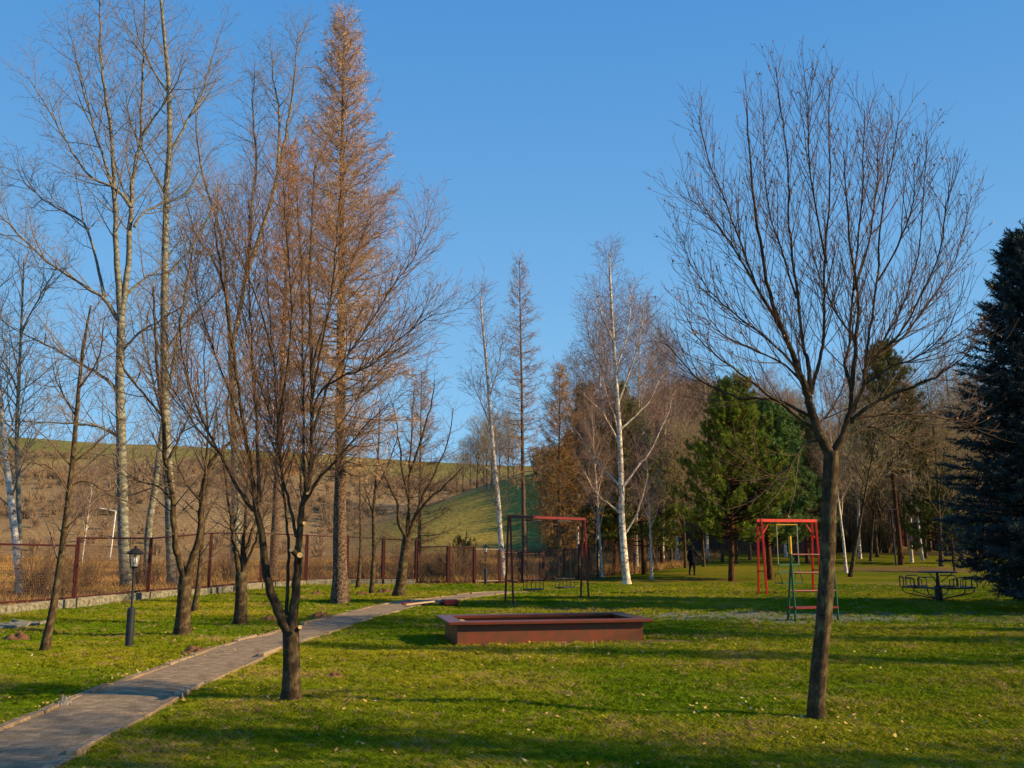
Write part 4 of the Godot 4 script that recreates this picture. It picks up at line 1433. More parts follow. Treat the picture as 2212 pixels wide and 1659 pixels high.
	# smaller trees on the lawn
	st = Style.new()
	st.per_m = [4.5, 6.0, 4.0]; st.angle = [48.0, 45.0, 45.0]; st.ln = [1.7, 0.75, 0.3]; st.up = [0.04, 0.03, 0.03]; st.segs = [6, 4, 2]; st.wander = [0.18, 0.2, 0.2]
	st.ca = Color(0.13, 0.10, 0.07); st.cb = Color(0.18, 0.125, 0.09); st.rmin = 0.0034
	drawn_tree("young_tree", "thin dark tree leaning right on the lawn left of the lantern", 15.9, [98, 1395], [98, 1395, 0, 115, 1310, 0, 128, 1230, 0, 140, 1140, 0, 155, 1010, 0, 165, 900, 0, 172, 820, 0, 182, 740, 0, 196, 660, 0], 17, 4, [
		[6, 2, [156, 1000, 190, 975, 240, 930, 270, 905], 0.6], [5, 2, [148, 1060, 110, 1010, 60, 1000], -0.6], [5, 2, [165, 900, 130, 840, 110, 780], 0.8], [6, 2, [150, 1050, 190, 1040, 240, 1070, 300, 1095], 0.8], [5, 2, [136, 1150, 170, 1115, 200, 1090], 1.0], [5, 2, [170, 840, 210, 780, 225, 700], -0.5]], st, M.bark, 1.0, false, "", 1.0)
	drawn_tree("forked_tree", "bare tree forking low into a wide Y between lantern and path", 18.4, [394, 1368], [394, 1368, 0, 396, 1310, 0, 399, 1265, 0, 401, 1245, 0], 29, 27, [
		[18, 5, [400, 1250, 389, 1215, 380, 1180, 374, 1100, 368, 1040, 356, 985, 352, 900, 340, 800, 335, 700, 330, 620], -0.4],
		[20, 5, [402, 1250, 415, 1212, 428, 1165, 434, 1110, 438, 1060, 450, 1010, 470, 980, 500, 955, 530, 920, 560, 860], 0.5],
		[9, 2, [432, 1120, 440, 1060, 446, 990, 448, 900, 440, 800, 445, 700], -0.8],
		[7, 2, [372, 1080, 340, 1050, 300, 1040, 260, 1010], 0.8],
		[7, 2, [360, 1000, 390, 940, 420, 860, 430, 760], 0.8],
		[7, 2, [352, 900, 310, 850, 270, 800, 250, 740], -0.8],
		[6, 2, [500, 955, 490, 880, 500, 800, 490, 720], 0.6],
		[6, 2, [436, 1085, 400, 1040, 380, 980, 390, 900], 0.9]], st, M.bark, 1.2)
	drawn_tree("young_tree", "very thin leaning sapling just right of the low forked tree", 25.5, [420, 1318], [420, 1318, 0, 428, 1260, 0, 433, 1210, 0, 440, 1130, 0, 447, 1050, 0, 455, 980, 0, 470, 880, 0], 12, 3, [[4, 1.5, [440, 1130, 465, 1080, 490, 1040], 0.7]], st, M.bark, 1.0, false, "", 1.0)
	drawn_tree("pollard_tree", "small tree with upright vase of stems between forked tree and pruned tree", 21.2, [519, 1343], [519, 1343, 0, 520, 1300, 0, 521, 1255, 0, 522, 1235, 0], 24, 25, [
		[14, 3, [518, 1245, 512, 1205, 505, 1170, 500, 1130, 492, 1080, 485, 1010, 480, 920], -0.4],
		[12, 3, [522, 1240, 524, 1200, 527, 1150, 530, 1100, 534, 1040, 540, 960], 0.5],
		[12, 3, [525, 1240, 530, 1195, 545, 1150, 555, 1110, 566, 1060, 580, 990], 0.2],
		[8, 2, [519, 1220, 505, 1150, 512, 1100, 515, 1040], 0.8],
		[8, 2, [528, 1225, 548, 1180, 560, 1140, 580, 1090], -0.6]], st, M.bark, 1.0)
	drawn_tree("young_tree", "small bare tree with a fan-shaped crown right of the big larch", 33.5, [861, 1284], [861, 1284, 0, 868, 1240, 0, 873, 1200, 0, 880, 1160, 0], 22, 18, [
		[10, 2, [880, 1165, 862, 1130, 858, 1090, 840, 1050, 820, 1000, 805, 940], -0.8],
		[11, 2, [880, 1165, 882, 1120, 884, 1060, 886, 1000, 890, 900, 895, 840], 0.4],
		[11, 2, [882, 1160, 900, 1110, 915, 1070, 940, 1020, 965, 960, 980, 880], 0.6],
		[8, 2, [884, 1080, 870, 1020, 860, 940, 850, 870], 0.9],
		[8, 2, [890, 1130, 920, 1085, 960, 1050, 1000, 1010], -0.9],
		[7, 2, [886, 1020, 910, 950, 930, 880, 940, 820], -0.7]], st, M.bark, 1.4)
	drawn_tree("young_tree", "thin bare tree between big larch and fan-shaped tree, nearer the path", 35.2, [803, 1278], [803, 1278, 0, 806, 1230, 0, 808, 1180, 0, 807, 1110, 0, 812, 1040, 0, 818, 960, 0, 820, 880, 0], 11, 3, [[5, 2, [808, 1120, 790, 1060, 770, 1000], 0.8], [5, 2, [810, 1060, 840, 1000, 860, 940], -0.8]], st, M.bark, 1.0, false, "", 1.0)
	drawn_tree("young_tree", "thinnest grey sapling close to the right side of the big larch", 39.0, [773, 1269], [773, 1269, 0, 777, 1220, 0, 779, 1160, 0, 778, 1080, 0, 776, 980, 0], 9, 2, [[4, 1.5, [778, 1100, 800, 1060, 815, 1010], 0.8]], st, M.bark, 1.0, false, "", 1.0)
	# larches
	var p := spot(735, 1304)
	larch("larch_tree", "tall orange-brown larch with thick scaly trunk beside the path", on_ground(p.x, p.z), 19.5, 0.235, 0.20, 2.75, 330, Color(0.54, 0.37, 0.21), 0.12, Vector3(-0.036, 0, 0.0), 0.95)
	p = on_ground(at(590, 1258, 45.5).x, -45.5)
	larch("larch_tree", "second larch with a bright orange spire rising behind the pruned tree", p, 22.6, 0.24, 0.22, 2.1, 210, Color(0.50, 0.23, 0.08), 0.6, Vector3(0.0, 0, 0), 0.9)
	p = on_ground(at(1134, 1250, 48.5).x, -48.5)
	slim = larch("larch_tree", "slim grey-brown larch with bare spire between the two birches", p, 17.3, 0.15, 0.28, 1.75, 150, Color(0.33, 0.22, 0.14), 0.12, Vector3(-0.012, 0, 0), 0.8)
	p = on_ground(at(905, 1240, 57.0).x, -57.0)
	larch("larch_tree", "lower orange larch behind the fence right of the tall one", p, 12.5, 0.15, 0.12, 2.7, 130, Color(0.36, 0.21, 0.10), 0.3, Vector3(0, 0, 0), 0.8)
	# birches
	st = Style.new()
	st.per_m = [4.6, 6.0, 6.0]; st.angle = [38.0, 38.0, 40.0]; st.ln = [1.9, 0.95, 0.5]; st.up = [0.06, -0.02, -0.12]; st.segs = [5, 4, 2]; st.wander = [0.12, 0.14, 0.15]
	st.ca = Color(0.26, 0.20, 0.16); st.cb = Color(0.22, 0.135, 0.115); st.rmin = 0.0055; st.slim = [0.009, 0.007, 0.008]; st.t0 = [0.2, 0.15, 0.1]; st.short = 0.45; st.flat = true
	drawn_tree("birch_tree", "large white birch with spreading bare limbs right of the dark red swings", 45.0, [1352, 1258], [1354, 1258, 0, 1347, 1180, 0, 1343, 1100, 0, 1341, 1000, 0, 1335, 880, 0, 1328, 780, 0, 1322, 680, 0, 1318, 600, 0, 1316, 545, 0], 16, 3, [
		[6, 2, [1342, 1110, 1310, 1085, 1285, 1060, 1262, 1020], -0.5], [6, 2, [1340, 1050, 1300, 1010, 1270, 970, 1240, 925], 0.7], [6, 2, [1340, 1060, 1375, 1010, 1400, 980, 1440, 900, 1455, 850], 0.3],
		[6, 2, [1339, 960, 1318, 920, 1300, 890, 1260, 850], -0.6], [6, 2, [1338, 930, 1370, 900, 1400, 870, 1430, 810], 0.8], [5, 2, [1333, 860, 1300, 800, 1280, 750, 1265, 680], 0.9],
		[5, 2, [1336, 870, 1360, 800, 1380, 740, 1390, 660], -0.8], [5, 2, [1330, 800, 1350, 740, 1360, 680, 1362, 620], 0.8], [5, 2, [1326, 740, 1300, 680, 1288, 630], -0.9], [5, 2, [1346, 1160, 1370, 1120, 1385, 1080, 1400, 1020], -0.4],
		[5, 2, [1340, 980, 1330, 910, 1310, 850, 1300, 800], 1.2]], st, M.birch, 1.5, false, "", 1.0)
	drawn_tree("birch_tree", "slim white birch leaning left just behind the dark red swings", 46.0, [1088, 1256], [1088, 1256, 0, 1082, 1170, 0, 1076, 1080, 0, 1066, 980, 0, 1058, 880, 0, 1050, 780, 0, 1042, 700, 0, 1038, 640, 0], 12, 3, [
		[4, 1.5, [1078, 1100, 1060, 1070, 1050, 1030], 0.6], [4, 1.5, [1073, 1030, 1040, 1000, 1015, 980], -0.5], [4, 1.5, [1060, 920, 1035, 860, 1020, 820], 0.7], [4, 1.5, [1056, 860, 1075, 800, 1085, 740], -0.7]], st, M.birch, 1.2, false, "", 1.0)

func build_background() -> void:
	var st := Style.new()
	st.per_m = [3.6, 5.0, 6.0]; st.angle = [35.0, 40.0, 40.0]; st.ln = [2.0, 1.0, 0.55]; st.up = [0.06, 0.0, -0.1]; st.segs = [5, 3, 2]; st.flat = true
	st.ca = Color(0.26, 0.20, 0.15); st.cb = Color(0.24, 0.16, 0.12); st.rmin = 0.007; st.slim = [0.009, 0.008, 0.01]; st.short = 0.4
	var birch := bare_tree("birch_tree", "white birch left behind the big birch, its top showing purple twigs", on_ground(at(1290, 1240, 60.0).x, -60.0), 17.5, 4.0, 0.14, 26, 4.2, 34.0, st, M.birch)
	var list := [[1375, 62.0, 1.7, 1.05, "white birch close behind the big birch on its right side"], [1432, 66.0, 0.4, 0.92, "pale birch between the big birch and the green pine"], [1250, 64.0, 2.6, 0.86, "thin birch above the rusty orange conifer"],
		[1828, 58.0, 4.1, 0.72, "white-stemmed birch right behind the foreground tree's trunk"], [1972, 72.0, 0.9, 0.78, "left one of two crooked birches before the red shed"], [1995, 75.0, 2.9, 0.80, "right one of two crooked birches before the red shed"], [175, 84.0, 1.1, 0.65, "slender white birch alone in the field left of the street light"], [1700, 82.0, 3.3, 0.95, "hazy birch rising behind the second green pine"], [1408, 50.0, 5.3, 0.55, "thin birch on the grass just right of the big white birch"], [1300, 54.0, 3.6, 0.62, "thin birch on the grass just left of the big white birch"], [1530, 74.0, 2.0, 0.9, "slim pale birch behind the bright green pine's left side"], [1405, 76.0, 0.2, 1.15, "grey birch far behind the big birch, right of its crown"], [1330, 74.0, 5.0, 1.1, "grey birch far behind the big birch, left of its stem"], [1465, 70.0, 2.2, 0.95, "slim birch showing just left of the bright green pine's top"], [1860, 80.0, 1.2, 1.0, "pale birch in the wood right of the foreground tree"]]
	for q in list:
		dup(birch, on_ground(at(q[0], 1240, q[1]).x, -q[1]), q[2], q[3], q[4])
	var bst := Style.new()
	bst.per_m = [3.4, 5.0, 6.0]; bst.angle = [42.0, 42.0, 40.0]; bst.ln = [2.1, 1.0, 0.5]; bst.up = [0.05, 0.04, 0.05]; bst.segs = [5, 3, 2]; bst.flat = true
	bst.ca = Color(0.22, 0.155, 0.11); bst.cb = Color(0.30, 0.24, 0.13); bst.rmin = 0.009; bst.slim = [0.01, 0.009, 0.012]; bst.short = 0.4
	var b1 := bare_tree("bare_tree", "bare brown tree farthest right beyond the merry-go-round", on_ground(30.0, -66.0), 14.0, 3.0, 0.17, 22, 5.0, 42.0, bst, M.bark)
	var b2 := bare_tree("bare_tree", "leaning bare tree with bent trunk right of the foreground tree", spot(1836, 1246), 9.5, 3.4, 0.14, 16, 3.6, 42.0, bst, M.bark, "", Vector3(0.22, 0, 0))
	var wood := "bare trees of the wood behind the playground"
	var spots := [[1560, 72.0, 0.75], [1620, 76.0, 0.8], [1690, 90.0, 1.05], [1745, 95.0, 1.0], [1800, 86.0, 0.95], [1850, 90.0, 1.0], [1895, 82.0, 0.9], [1925, 92.0, 1.02], [1960, 95.0, 1.05], [2010, 90.0, 1.1], [2045, 84.0, 0.95], [2085, 88.0, 1.12], [2130, 80.0, 1.1], [2180, 86.0, 1.2], [2230, 82.0, 1.2], [1480, 64.0, 0.66], [1420, 62.0, 0.6], [1520, 66.0, 0.66], [1780, 78.0, 0.7], [1880, 74.0, 0.72], [2060, 70.0, 0.8], [2110, 74.0, 0.75], [1650, 80.0, 0.7], [1980, 104.0, 1.15], [1870, 104.0, 1.1], [1760, 104.0, 1.1], [1905, 98.0, 1.0], [1945, 86.0, 0.9], [2030, 98.0, 1.1], [2100, 96.0, 1.15], [2155, 94.0, 1.2], [1590, 70.0, 0.7], [1720, 98.0, 1.0], [1665, 106.0, 1.0], [1820, 96.0, 0.9], [1885, 110.0, 1.1], [2000, 80.0, 0.8], [2075, 108.0, 1.2], [1450, 68.0, 0.7], [1500, 70.0, 0.72], [2205, 98.0, 1.2]]
	for k in spots.size():
		var q: Array = spots[k]
		dup(b1 if k % 3 != 1 else b2, on_ground(at(q[0], 1200, q[1]).x, -q[1]), k * 1.37, q[2] * (1.0 if k % 3 != 1 else 1.3), "bare brown tree in the wood behind the playground, one of many alike", wood)
	# far bare trees on the ridge left of the slim larch and along the hillside
	var far := "bare trees on the far ridge"
	for q in [[1000, 150.0, 0.7], [1015, 160.0, 0.8], [1030, 152.0, 0.95], [1045, 165.0, 1.0], [1062, 150.0, 0.95], [1080, 158.0, 1.0], [1098, 150.0, 0.9], [985, 170.0, 0.7], [1110, 165.0, 1.05], [1052, 140.0, 0.8]]:
		dup(b1, on_ground(at(q[0], 1100, q[1]).x, -q[1], 0.3), q[1] * 0.7, q[2] * 0.85, "bare grey-brown tree on the far ridge left of the slim larch, one of many alike", far)
	# conifers
	var G := Color(0.045, 0.085, 0.012)
	pine("pine_tree", "full bright green pine with brownish patches left of the bright red swing", spot(1580, 1256), 10.2, 0.16, 0.20, 3.3, 190, Color(0.175, 0.22, 0.022), 0.45, 0.17, "", 0.5)
	pine("pine_tree", "soft dark green pine right behind the bright red swing", spot(1664, 1252), 9.2, 0.17, 0.20, 3.3, 170, Color(0.105, 0.17, 0.045), 0.1, 0.24, "", 0.5)
	pine("pine_tree", "pine with dark trunk and green top behind the dark red swings", spot(1272, 1238), 12.0, 0.22, 0.22, 2.3, 140, Color(0.125, 0.16, 0.028), 0.35, 0.18, "", 0.4)
	pine("pine_tree", "dark olive pine standing behind the big white birch's trunk", on_ground(at(1392, 1236, 57.0).x, -57.0), 10.6, 0.17, 0.14, 2.3, 120, Color(0.13, 0.15, 0.028), 0.35, 0.18, "", 0.5)
	pine("pine_tree", "olive pine in the dark gap between the dark-trunked pine and the big birch", on_ground(at(1328, 1238, 60.0).x, -60.0), 12.0, 0.18, 0.12, 2.3, 120, Color(0.135, 0.16, 0.03), 0.4, 0.18, "", 0.5)
	pine("pine_tree", "shaded pine between the big birch and the bright green pine", on_ground(at(1432, 1236, 66.0).x, -66.0), 10.0, 0.18, 0.12, 2.2, 100, Color(0.125, 0.145, 0.03), 0.4, 0.18, "", 0.5)
	pine("pine_tree", "tall pine with orange trunk beside the slim pole at right", spot(1947, 1221), 16.0, 0.20, 0.40, 3.4, 150, Color(0.16, 0.155, 0.04), 0.4, 0.22, "", 0.5)
	pine("pine_tree", "low spreading pine hiding the base of the wood near the big spruce", on_ground(at(2035, 1215, 70.0).x, -70.0), 8.0, 0.14, 0.12, 3.0, 110, Color(0.10, 0.14, 0.03), 0.3, 0.2, "", 0.5)
	pine("pine_tree", "shaded pine in the gap between the two green pines and the wood", on_ground(at(1745, 1222, 70.0).x, -70.0), 11.0, 0.17, 0.14, 3.2, 110, Color(0.10, 0.125, 0.028), 0.35, 0.2, "", 0.5)
	var rusty := larch("larch_tree", "rusty orange larch still holding needles left of the dark-trunked pine", on_ground(at(1210, 1243, 56.0).x, -56.0), 12.6, 0.15, 0.10, 2.5, 220, Color(0.30, 0.195, 0.07), 0.45, Vector3.ZERO, 0.9)
	larch("larch_tree", "orange larch top showing right behind the foreground tree's fork", on_ground(at(1722, 1230, 74.0).x, -74.0), 13.6, 0.15, 0.2, 2.4, 80, Color(0.33, 0.16, 0.06), 0.6, Vector3.ZERO, 0.8)
	larch("larch_tree", "orange-brown larch rising behind the big spruce's left side", on_ground(at(2080, 1215, 78.0).x, -78.0), 19.0, 0.2, 0.2, 2.7, 110, Color(0.33, 0.19, 0.09), 0.4, Vector3.ZERO, 0.8)
	var sp := spruce("spruce_tree", "large dark blue spruce filling the right edge of the picture", on_ground(14.6, -25.4), 10.5, 0.19, 2.9, 540, 0.04)
	var fir := spruce("fir_sapling", "thin young fir with bare lower stem behind the merry-go-round", spot(2062, 1236), 3.4, 0.06, 0.8, 34, 0.32)
	fir.position.y -= 0.02
	# shade trees that stand just outside the picture on the right
	var shade := [[9.6, -4.6, 0.3, 1.15, "bare young tree outside the right edge nearest the photographer"], [14.5, -15.6, 2.0, 1.1, "bare young tree outside the right edge level with the sandpit"], [17.6, -18.8, 4.0, 1.25, "bare young tree outside the right edge before the big spruce"]]
	for q in shade:
		dup(b2, on_ground(q[0], q[1]), q[2], q[3] * 0.9, q[4])
	for q in [[12.5, -5.5, 1.3, 0.55, 0.62, "narrow larch outside the right edge nearest the photographer"], [19.0, -11.8, 3.1, 0.55, 0.9, "narrow larch outside the right edge level with the sandpit"], [22.0, -14.6, 0.3, 0.6, 0.95, "narrow larch outside the right edge behind the other one"]]:
		var c2 := dup(rusty, on_ground(q[0], q[1]), q[2], 1.0, q[5])
		c2.scale = Vector3(q[3], q[4], q[3])
	dup(sp, on_ground(20.0, -27.5), 2.2, 0.95, "second blue spruce outside the right edge behind the first")
	dup(sp, on_ground(23.0, -16.6), 4.2, 0.62, "small blue spruce outside the right edge beside the bare trees")
	# shrubs and dry brush behind the fence
	var sst := Style.new()
	sst.per_m = [7.0, 6.0, 5.0]; sst.angle = [35.0, 40.0, 40.0]; sst.ln = [0.6, 0.3, 0.2]; sst.up = [0.05, 0.05, 0.05]; sst.segs = [3, 2, 2]; sst.flat = true; sst.levels = 2
	sst.ca = Color(0.19, 0.12, 0.07); sst.cb = Color(0.25, 0.15, 0.08); sst.rmin = 0.004; sst.slim = [0.01, 0.012, 0.012]
	var b := shrub("bare_shrub", "brown bare shrub behind the left end of the fence", on_ground(-13.7, -29.0), 1.5, 26, sst)
	var brush := "bare brown shrubs along the outside of the fence"
	for k in 46:
		var i := 2 + k % 18
		var f0: Vector2 = fence_line[i][0]
		var f1: Vector2 = fence_line[i + 1][0]
		var d := (f1 - f0).normalized()
		var q := f0.lerp(f1, rng.randf()) + Vector2(d.y, -d.x) * rnd(1.0, 4.5)
		dup(b, on_ground(q.x, q.y), rnd(0, TAU), rnd(0.7, 1.25), "bare brown shrub just outside the wire fence, one of many alike", brush)
	# dark evergreen bushes in the shade near the far fence
	pine("evergreen_bush", "dark green bush behind the fence near the far lantern", on_ground(at(1003, 1240, 48.0).x, -48.0), 1.9, 0.05, 0.02, 0.75, 26, Color(0.03, 0.04, 0.012), 0.3, 0.12, "", 1.5)
	# red shed at the far right
	var c := on_ground(at(1965, 1195, 97.0).x, -97.0)
	var o := base("shed", c, "dark red wooden shed among the trees at the far right", "shed")
	for k in 20:
		var g := Geo.new()
		g.box(Transform3D(Basis(), Vector3(-4.2 + k * 0.44, 1.15, 1.5)), Vector3(0.42, 2.4, 0.05 + 0.02 * (k % 2)), Color.WHITE, 0.006)
		part("plank", g, M.shed, o)
	for sx in [-4.4, 4.4]:
		var g := Geo.new()
		g.box(Transform3D(Basis(), Vector3(sx, 1.15, 0)), Vector3(0.06, 2.4, 2.9), Color.WHITE, 0.006)
		part("side_wall", g, M.shed, o)
	var bgeo := Geo.new()
	bgeo.box(Transform3D(Basis(), Vector3(0, 1.15, -1.5)), Vector3(8.8, 2.4, 0.06), Color.WHITE, 0.006)
	part("back_wall", bgeo, M.shed, o)
	var rg := Geo.new()
	rg.box(Transform3D(Basis(Vector3.RIGHT, 0.1), Vector3(0, 2.48, 0)), Vector3(9.4, 0.1, 3.6), Color.WHITE, 0.02)
	part("roof", rg, M.roof, o)
	# board fence closing the park behind the pines
	o = base("board_fence", on_ground(17.0, -85.0), "brown board fence closing the park behind the green pines", "fence")
	for k in 60:
		var g := Geo.new()
		var x := -4.0 + k * 0.26
		g.box(Transform3D(Basis(Vector3.BACK, rnd(-0.01, 0.01)), Vector3(x, 0.95 + rnd(-0.03, 0.03) + ground_height(17.0 + x, -85.0) - o.position.y, 0)), Vector3(0.235, 1.9, 0.03), Color.WHITE, 0.004)
		part("board", g, M.fence if k % 17 == 0 else M.steel, o)
	# dry tall grass and brush over the field and the hillside
	var tuft := Geo.new()
	for k in 11:
		var a := rnd(0, TAU)
		var d := Vector3(cos(a) * 0.35, 1.0, sin(a) * 0.35).normalized() * rnd(0.25, 0.5)
		tuft.sprig(Vector3(cos(a), 0, sin(a)) * rnd(0, 0.1), d, d.cross(rdir()).normalized(), 0.014, Color.WHITE)
	var xf: Array = []
	var cols := PackedColorArray()
	while xf.size() < 26000:
		var z := -rnd(20.0, 92.0)
		var x := rnd(-0.62, 0.3) * -z - 2.0
		if Geometry2D.is_point_in_polygon(Vector2(x, z), park) or x < -58:
			continue
		var s := rnd(0.6, 1.3) * (0.8 + 0.006 * -z)
		xf.append(Transform3D(Basis(Vector3.UP, rnd(0, TAU)).scaled(Vector3(s * 1.3, s * 0.9, s * 1.3)), on_ground(x, z, 0.02)))
		var a := noise.get_noise_2d(x * 6.0, z * 6.0)
		cols.append(Color(0.42, 0.26, 0.09).lerp(Color(0.27, 0.155, 0.075), clampf(0.5 + 1.6 * a + rnd(-0.3, 0.3), 0, 1)))
	multi("dry_grass", tuft.mesh(), M.grass, xf, cols, "golden brown dry grass in the field beyond the fence")
	var bush := Geo.new()
	for k in 34:
		var a := rnd(0, TAU)
		var d := Vector3(cos(a) * rnd(0.1, 0.8), 1.0, sin(a) * rnd(0.1, 0.8)).normalized() * rnd(0.6, 1.5)
		bush.sprig(Vector3(cos(a), 0, sin(a)) * rnd(0, 0.3), d, d.cross(rdir()).normalized(), 0.03, Color.WHITE)
		for j in 4:
			var q := d * rnd(0.3, 0.9)
			var e2 := (d.normalized() + rdir() * 0.7).normalized() * rnd(0.3, 0.6)
			bush.sprig(q, e2, e2.cross(rdir()).normalized(), 0.02, Color.WHITE)
	xf = []
	cols = PackedColorArray()
	while xf.size() < 1300:
		var z := -(100.0 + 115.0 * pow(rng.randf(), 0.45))
		var x := rnd(-0.6, 0.05) * -z
		var a := noise.get_noise_2d(x * 1.1, z * 1.1)
		if mound_part(x, z) > 0.9 or a + rnd(-0.25, 0.25) > 0.02:
			continue
		var s := rnd(0.7, 1.7)
		xf.append(Transform3D(Basis(Vector3.UP, rnd(0, TAU)).scaled(Vector3(s, s * rnd(0.7, 1.2), s)), on_ground(x, z, 0.1)))
		cols.append(Color(0.30, 0.205, 0.12).lerp(Color(0.23, 0.165, 0.11), rng.randf()))
	multi("undergrowth", bush.mesh(), M.twig, xf, cols, "purple-brown bare undergrowth covering the far slope")
	xf = []
	cols = PackedColorArray()
	while xf.size() < 4600:
		var z := -rnd(86.0, 150.0)
		var x := rnd(4.0, 84.0)
		if Vector2(x - 41.5, z + 97.0).abs().x < 5.0 and z > -99.0:
			continue
		var s := rnd(1.2, 3.4)
		xf.append(Transform3D(Basis(Vector3.UP, rnd(0, TAU)).scaled(Vector3(s * 0.8, s, s * 0.8)), on_ground(x, z, 0.1)))
		cols.append(Color(0.18, 0.125, 0.065).lerp(Color(0.12, 0.09, 0.05), rng.randf()))
	multi("undergrowth", bush.mesh(), M.twig, xf, cols, "dark brown undergrowth on the floor of the wood behind the playground")

# ------------------------------------------------------------------ the person
func skin_net(bones: Array, cell: float, blend: float) -> Geo:
	# bones: [from, to, radius from, radius to, colour]; joins their distances smoothly and meshes the field as surface nets
	var lo := Vector3.ONE * 99.0
	var hi := Vector3.ONE * -99.0
	for b in bones:
		var r := maxf(b[2], b[3]) + 2.5 * cell
		for p in [b[0], b[1]]:
			lo = lo.min(p - Vector3.ONE * r)
			hi = hi.max(p + Vector3.ONE * r)
	var nx := int((hi.x - lo.x) / cell) + 2
	var ny := int((hi.y - lo.y) / cell) + 2
	var nz := int((hi.z - lo.z) / cell) + 2
	var f := PackedFloat32Array()
	f.resize(nx * ny * nz)
	f.fill(1.0)
	for b in bones:
		var A: Vector3 = b[0]
		var B: Vector3 = b[1]
		var ab := B - A
		var ll := maxf(ab.length_squared(), 1e-6)
		var r := maxf(b[2], b[3]) + blend + 2.0 * cell
		var l2 := ((A.min(B) - Vector3.ONE * r - lo) / cell).max(Vector3.ZERO)
		var h2 := ((A.max(B) + Vector3.ONE * r - lo) / cell)
		for z in range(int(l2.z), mini(int(h2.z) + 1, nz)):
			for y in range(int(l2.y), mini(int(h2.y) + 1, ny)):
				for x in range(int(l2.x), mini(int(h2.x) + 1, nx)):
					var p := lo + Vector3(x, y, z) * cell
					var t := clampf((p - A).dot(ab) / ll, 0, 1)
					var d: float = p.distance_to(A + ab * t) - lerpf(b[2], b[3], t)
					var k := (z * ny + y) * nx + x
					var o := f[k]
					var h := clampf(0.5 + 0.5 * (o - d) / blend, 0, 1)
					f[k] = lerpf(o, d, h) - blend * h * (1.0 - h)
	var g := Geo.new()
	var id := {}
	for z in nz - 1:
		for y in ny - 1:
			for x in nx - 1:
				var k := (z * ny + y) * nx + x
				var sum := Vector3.ZERO
				var cnt := 0
				var v8 := [f[k], f[k + 1], f[k + nx], f[k + nx + 1], f[k + nx * ny], f[k + nx * ny + 1], f[k + nx * ny + nx], f[k + nx * ny + nx + 1]]
				var neg := 0
				for q in v8:
					if q < 0.0: neg += 1
				if neg == 0 or neg == 8:
					continue
				for e in [[0, 1], [2, 3], [4, 5], [6, 7], [0, 2], [1, 3], [4, 6], [5, 7], [0, 4], [1, 5], [2, 6], [3, 7]]:
					var a: float = v8[e[0]]
					var b: float = v8[e[1]]
					if (a < 0.0) != (b < 0.0):
						var t := a / (a - b)
						var pa := Vector3(e[0] & 1, (e[0] >> 1) & 1, e[0] >> 2)
						var pb := Vector3(e[1] & 1, (e[1] >> 1) & 1, e[1] >> 2)
						sum += pa.lerp(pb, t)
						cnt += 1
				var p := lo + (Vector3(x, y, z) + sum / cnt) * cell
				id[k] = g.v.size()
				g.v.append(p)
				g.n.append(Vector3(v8[1] - v8[0] + v8[7] - v8[6], v8[2] - v8[0] + v8[7] - v8[5], v8[4] - v8[0] + v8[7] - v8[3]).normalized())
				g.u.append(Vector2.ZERO)
				var best := 99.0
				var col := Color.WHITE
				for b in bones:
					var ab: Vector3 = b[1] - b[0]
					var t2 := clampf((p - b[0]).dot(ab) / maxf(ab.length_squared(), 1e-6), 0, 1)
					var dd: float = p.distance_to(b[0] + ab * t2) - lerpf(b[2], b[3], t2)
					if dd < best:
						best = dd
						col = b[4]
				g.c.append(col)
	var step := [1, nx, nx * ny]
	for k in id.keys():
		var zz: int = k / (nx * ny)
		var yy: int = (k / nx) % ny
		var xx: int = k % nx
		for ax in 3:
			var s: int = step[ax]
			var s1: int = step[(ax + 1) % 3]
			var s2: int = step[(ax + 2) % 3]
			if [xx, yy, zz][(ax + 1) % 3] == 0 or [xx, yy, zz][(ax + 2) % 3] == 0:
				continue
			var a := f[k]
			var b := f[k + s]
			if (a < 0.0) == (b < 0.0):
				continue
			if not (id.has(k - s1) and id.has(k - s2) and id.has(k - s1 - s2)):
				continue
			var q := [id[k], id[k - s1], id[k - s1 - s2], id[k - s2]]
			if a < 0.0:
				q.reverse()
			g.i.append_array([q[0], q[1], q[2], q[0], q[2], q[3]])
	return g

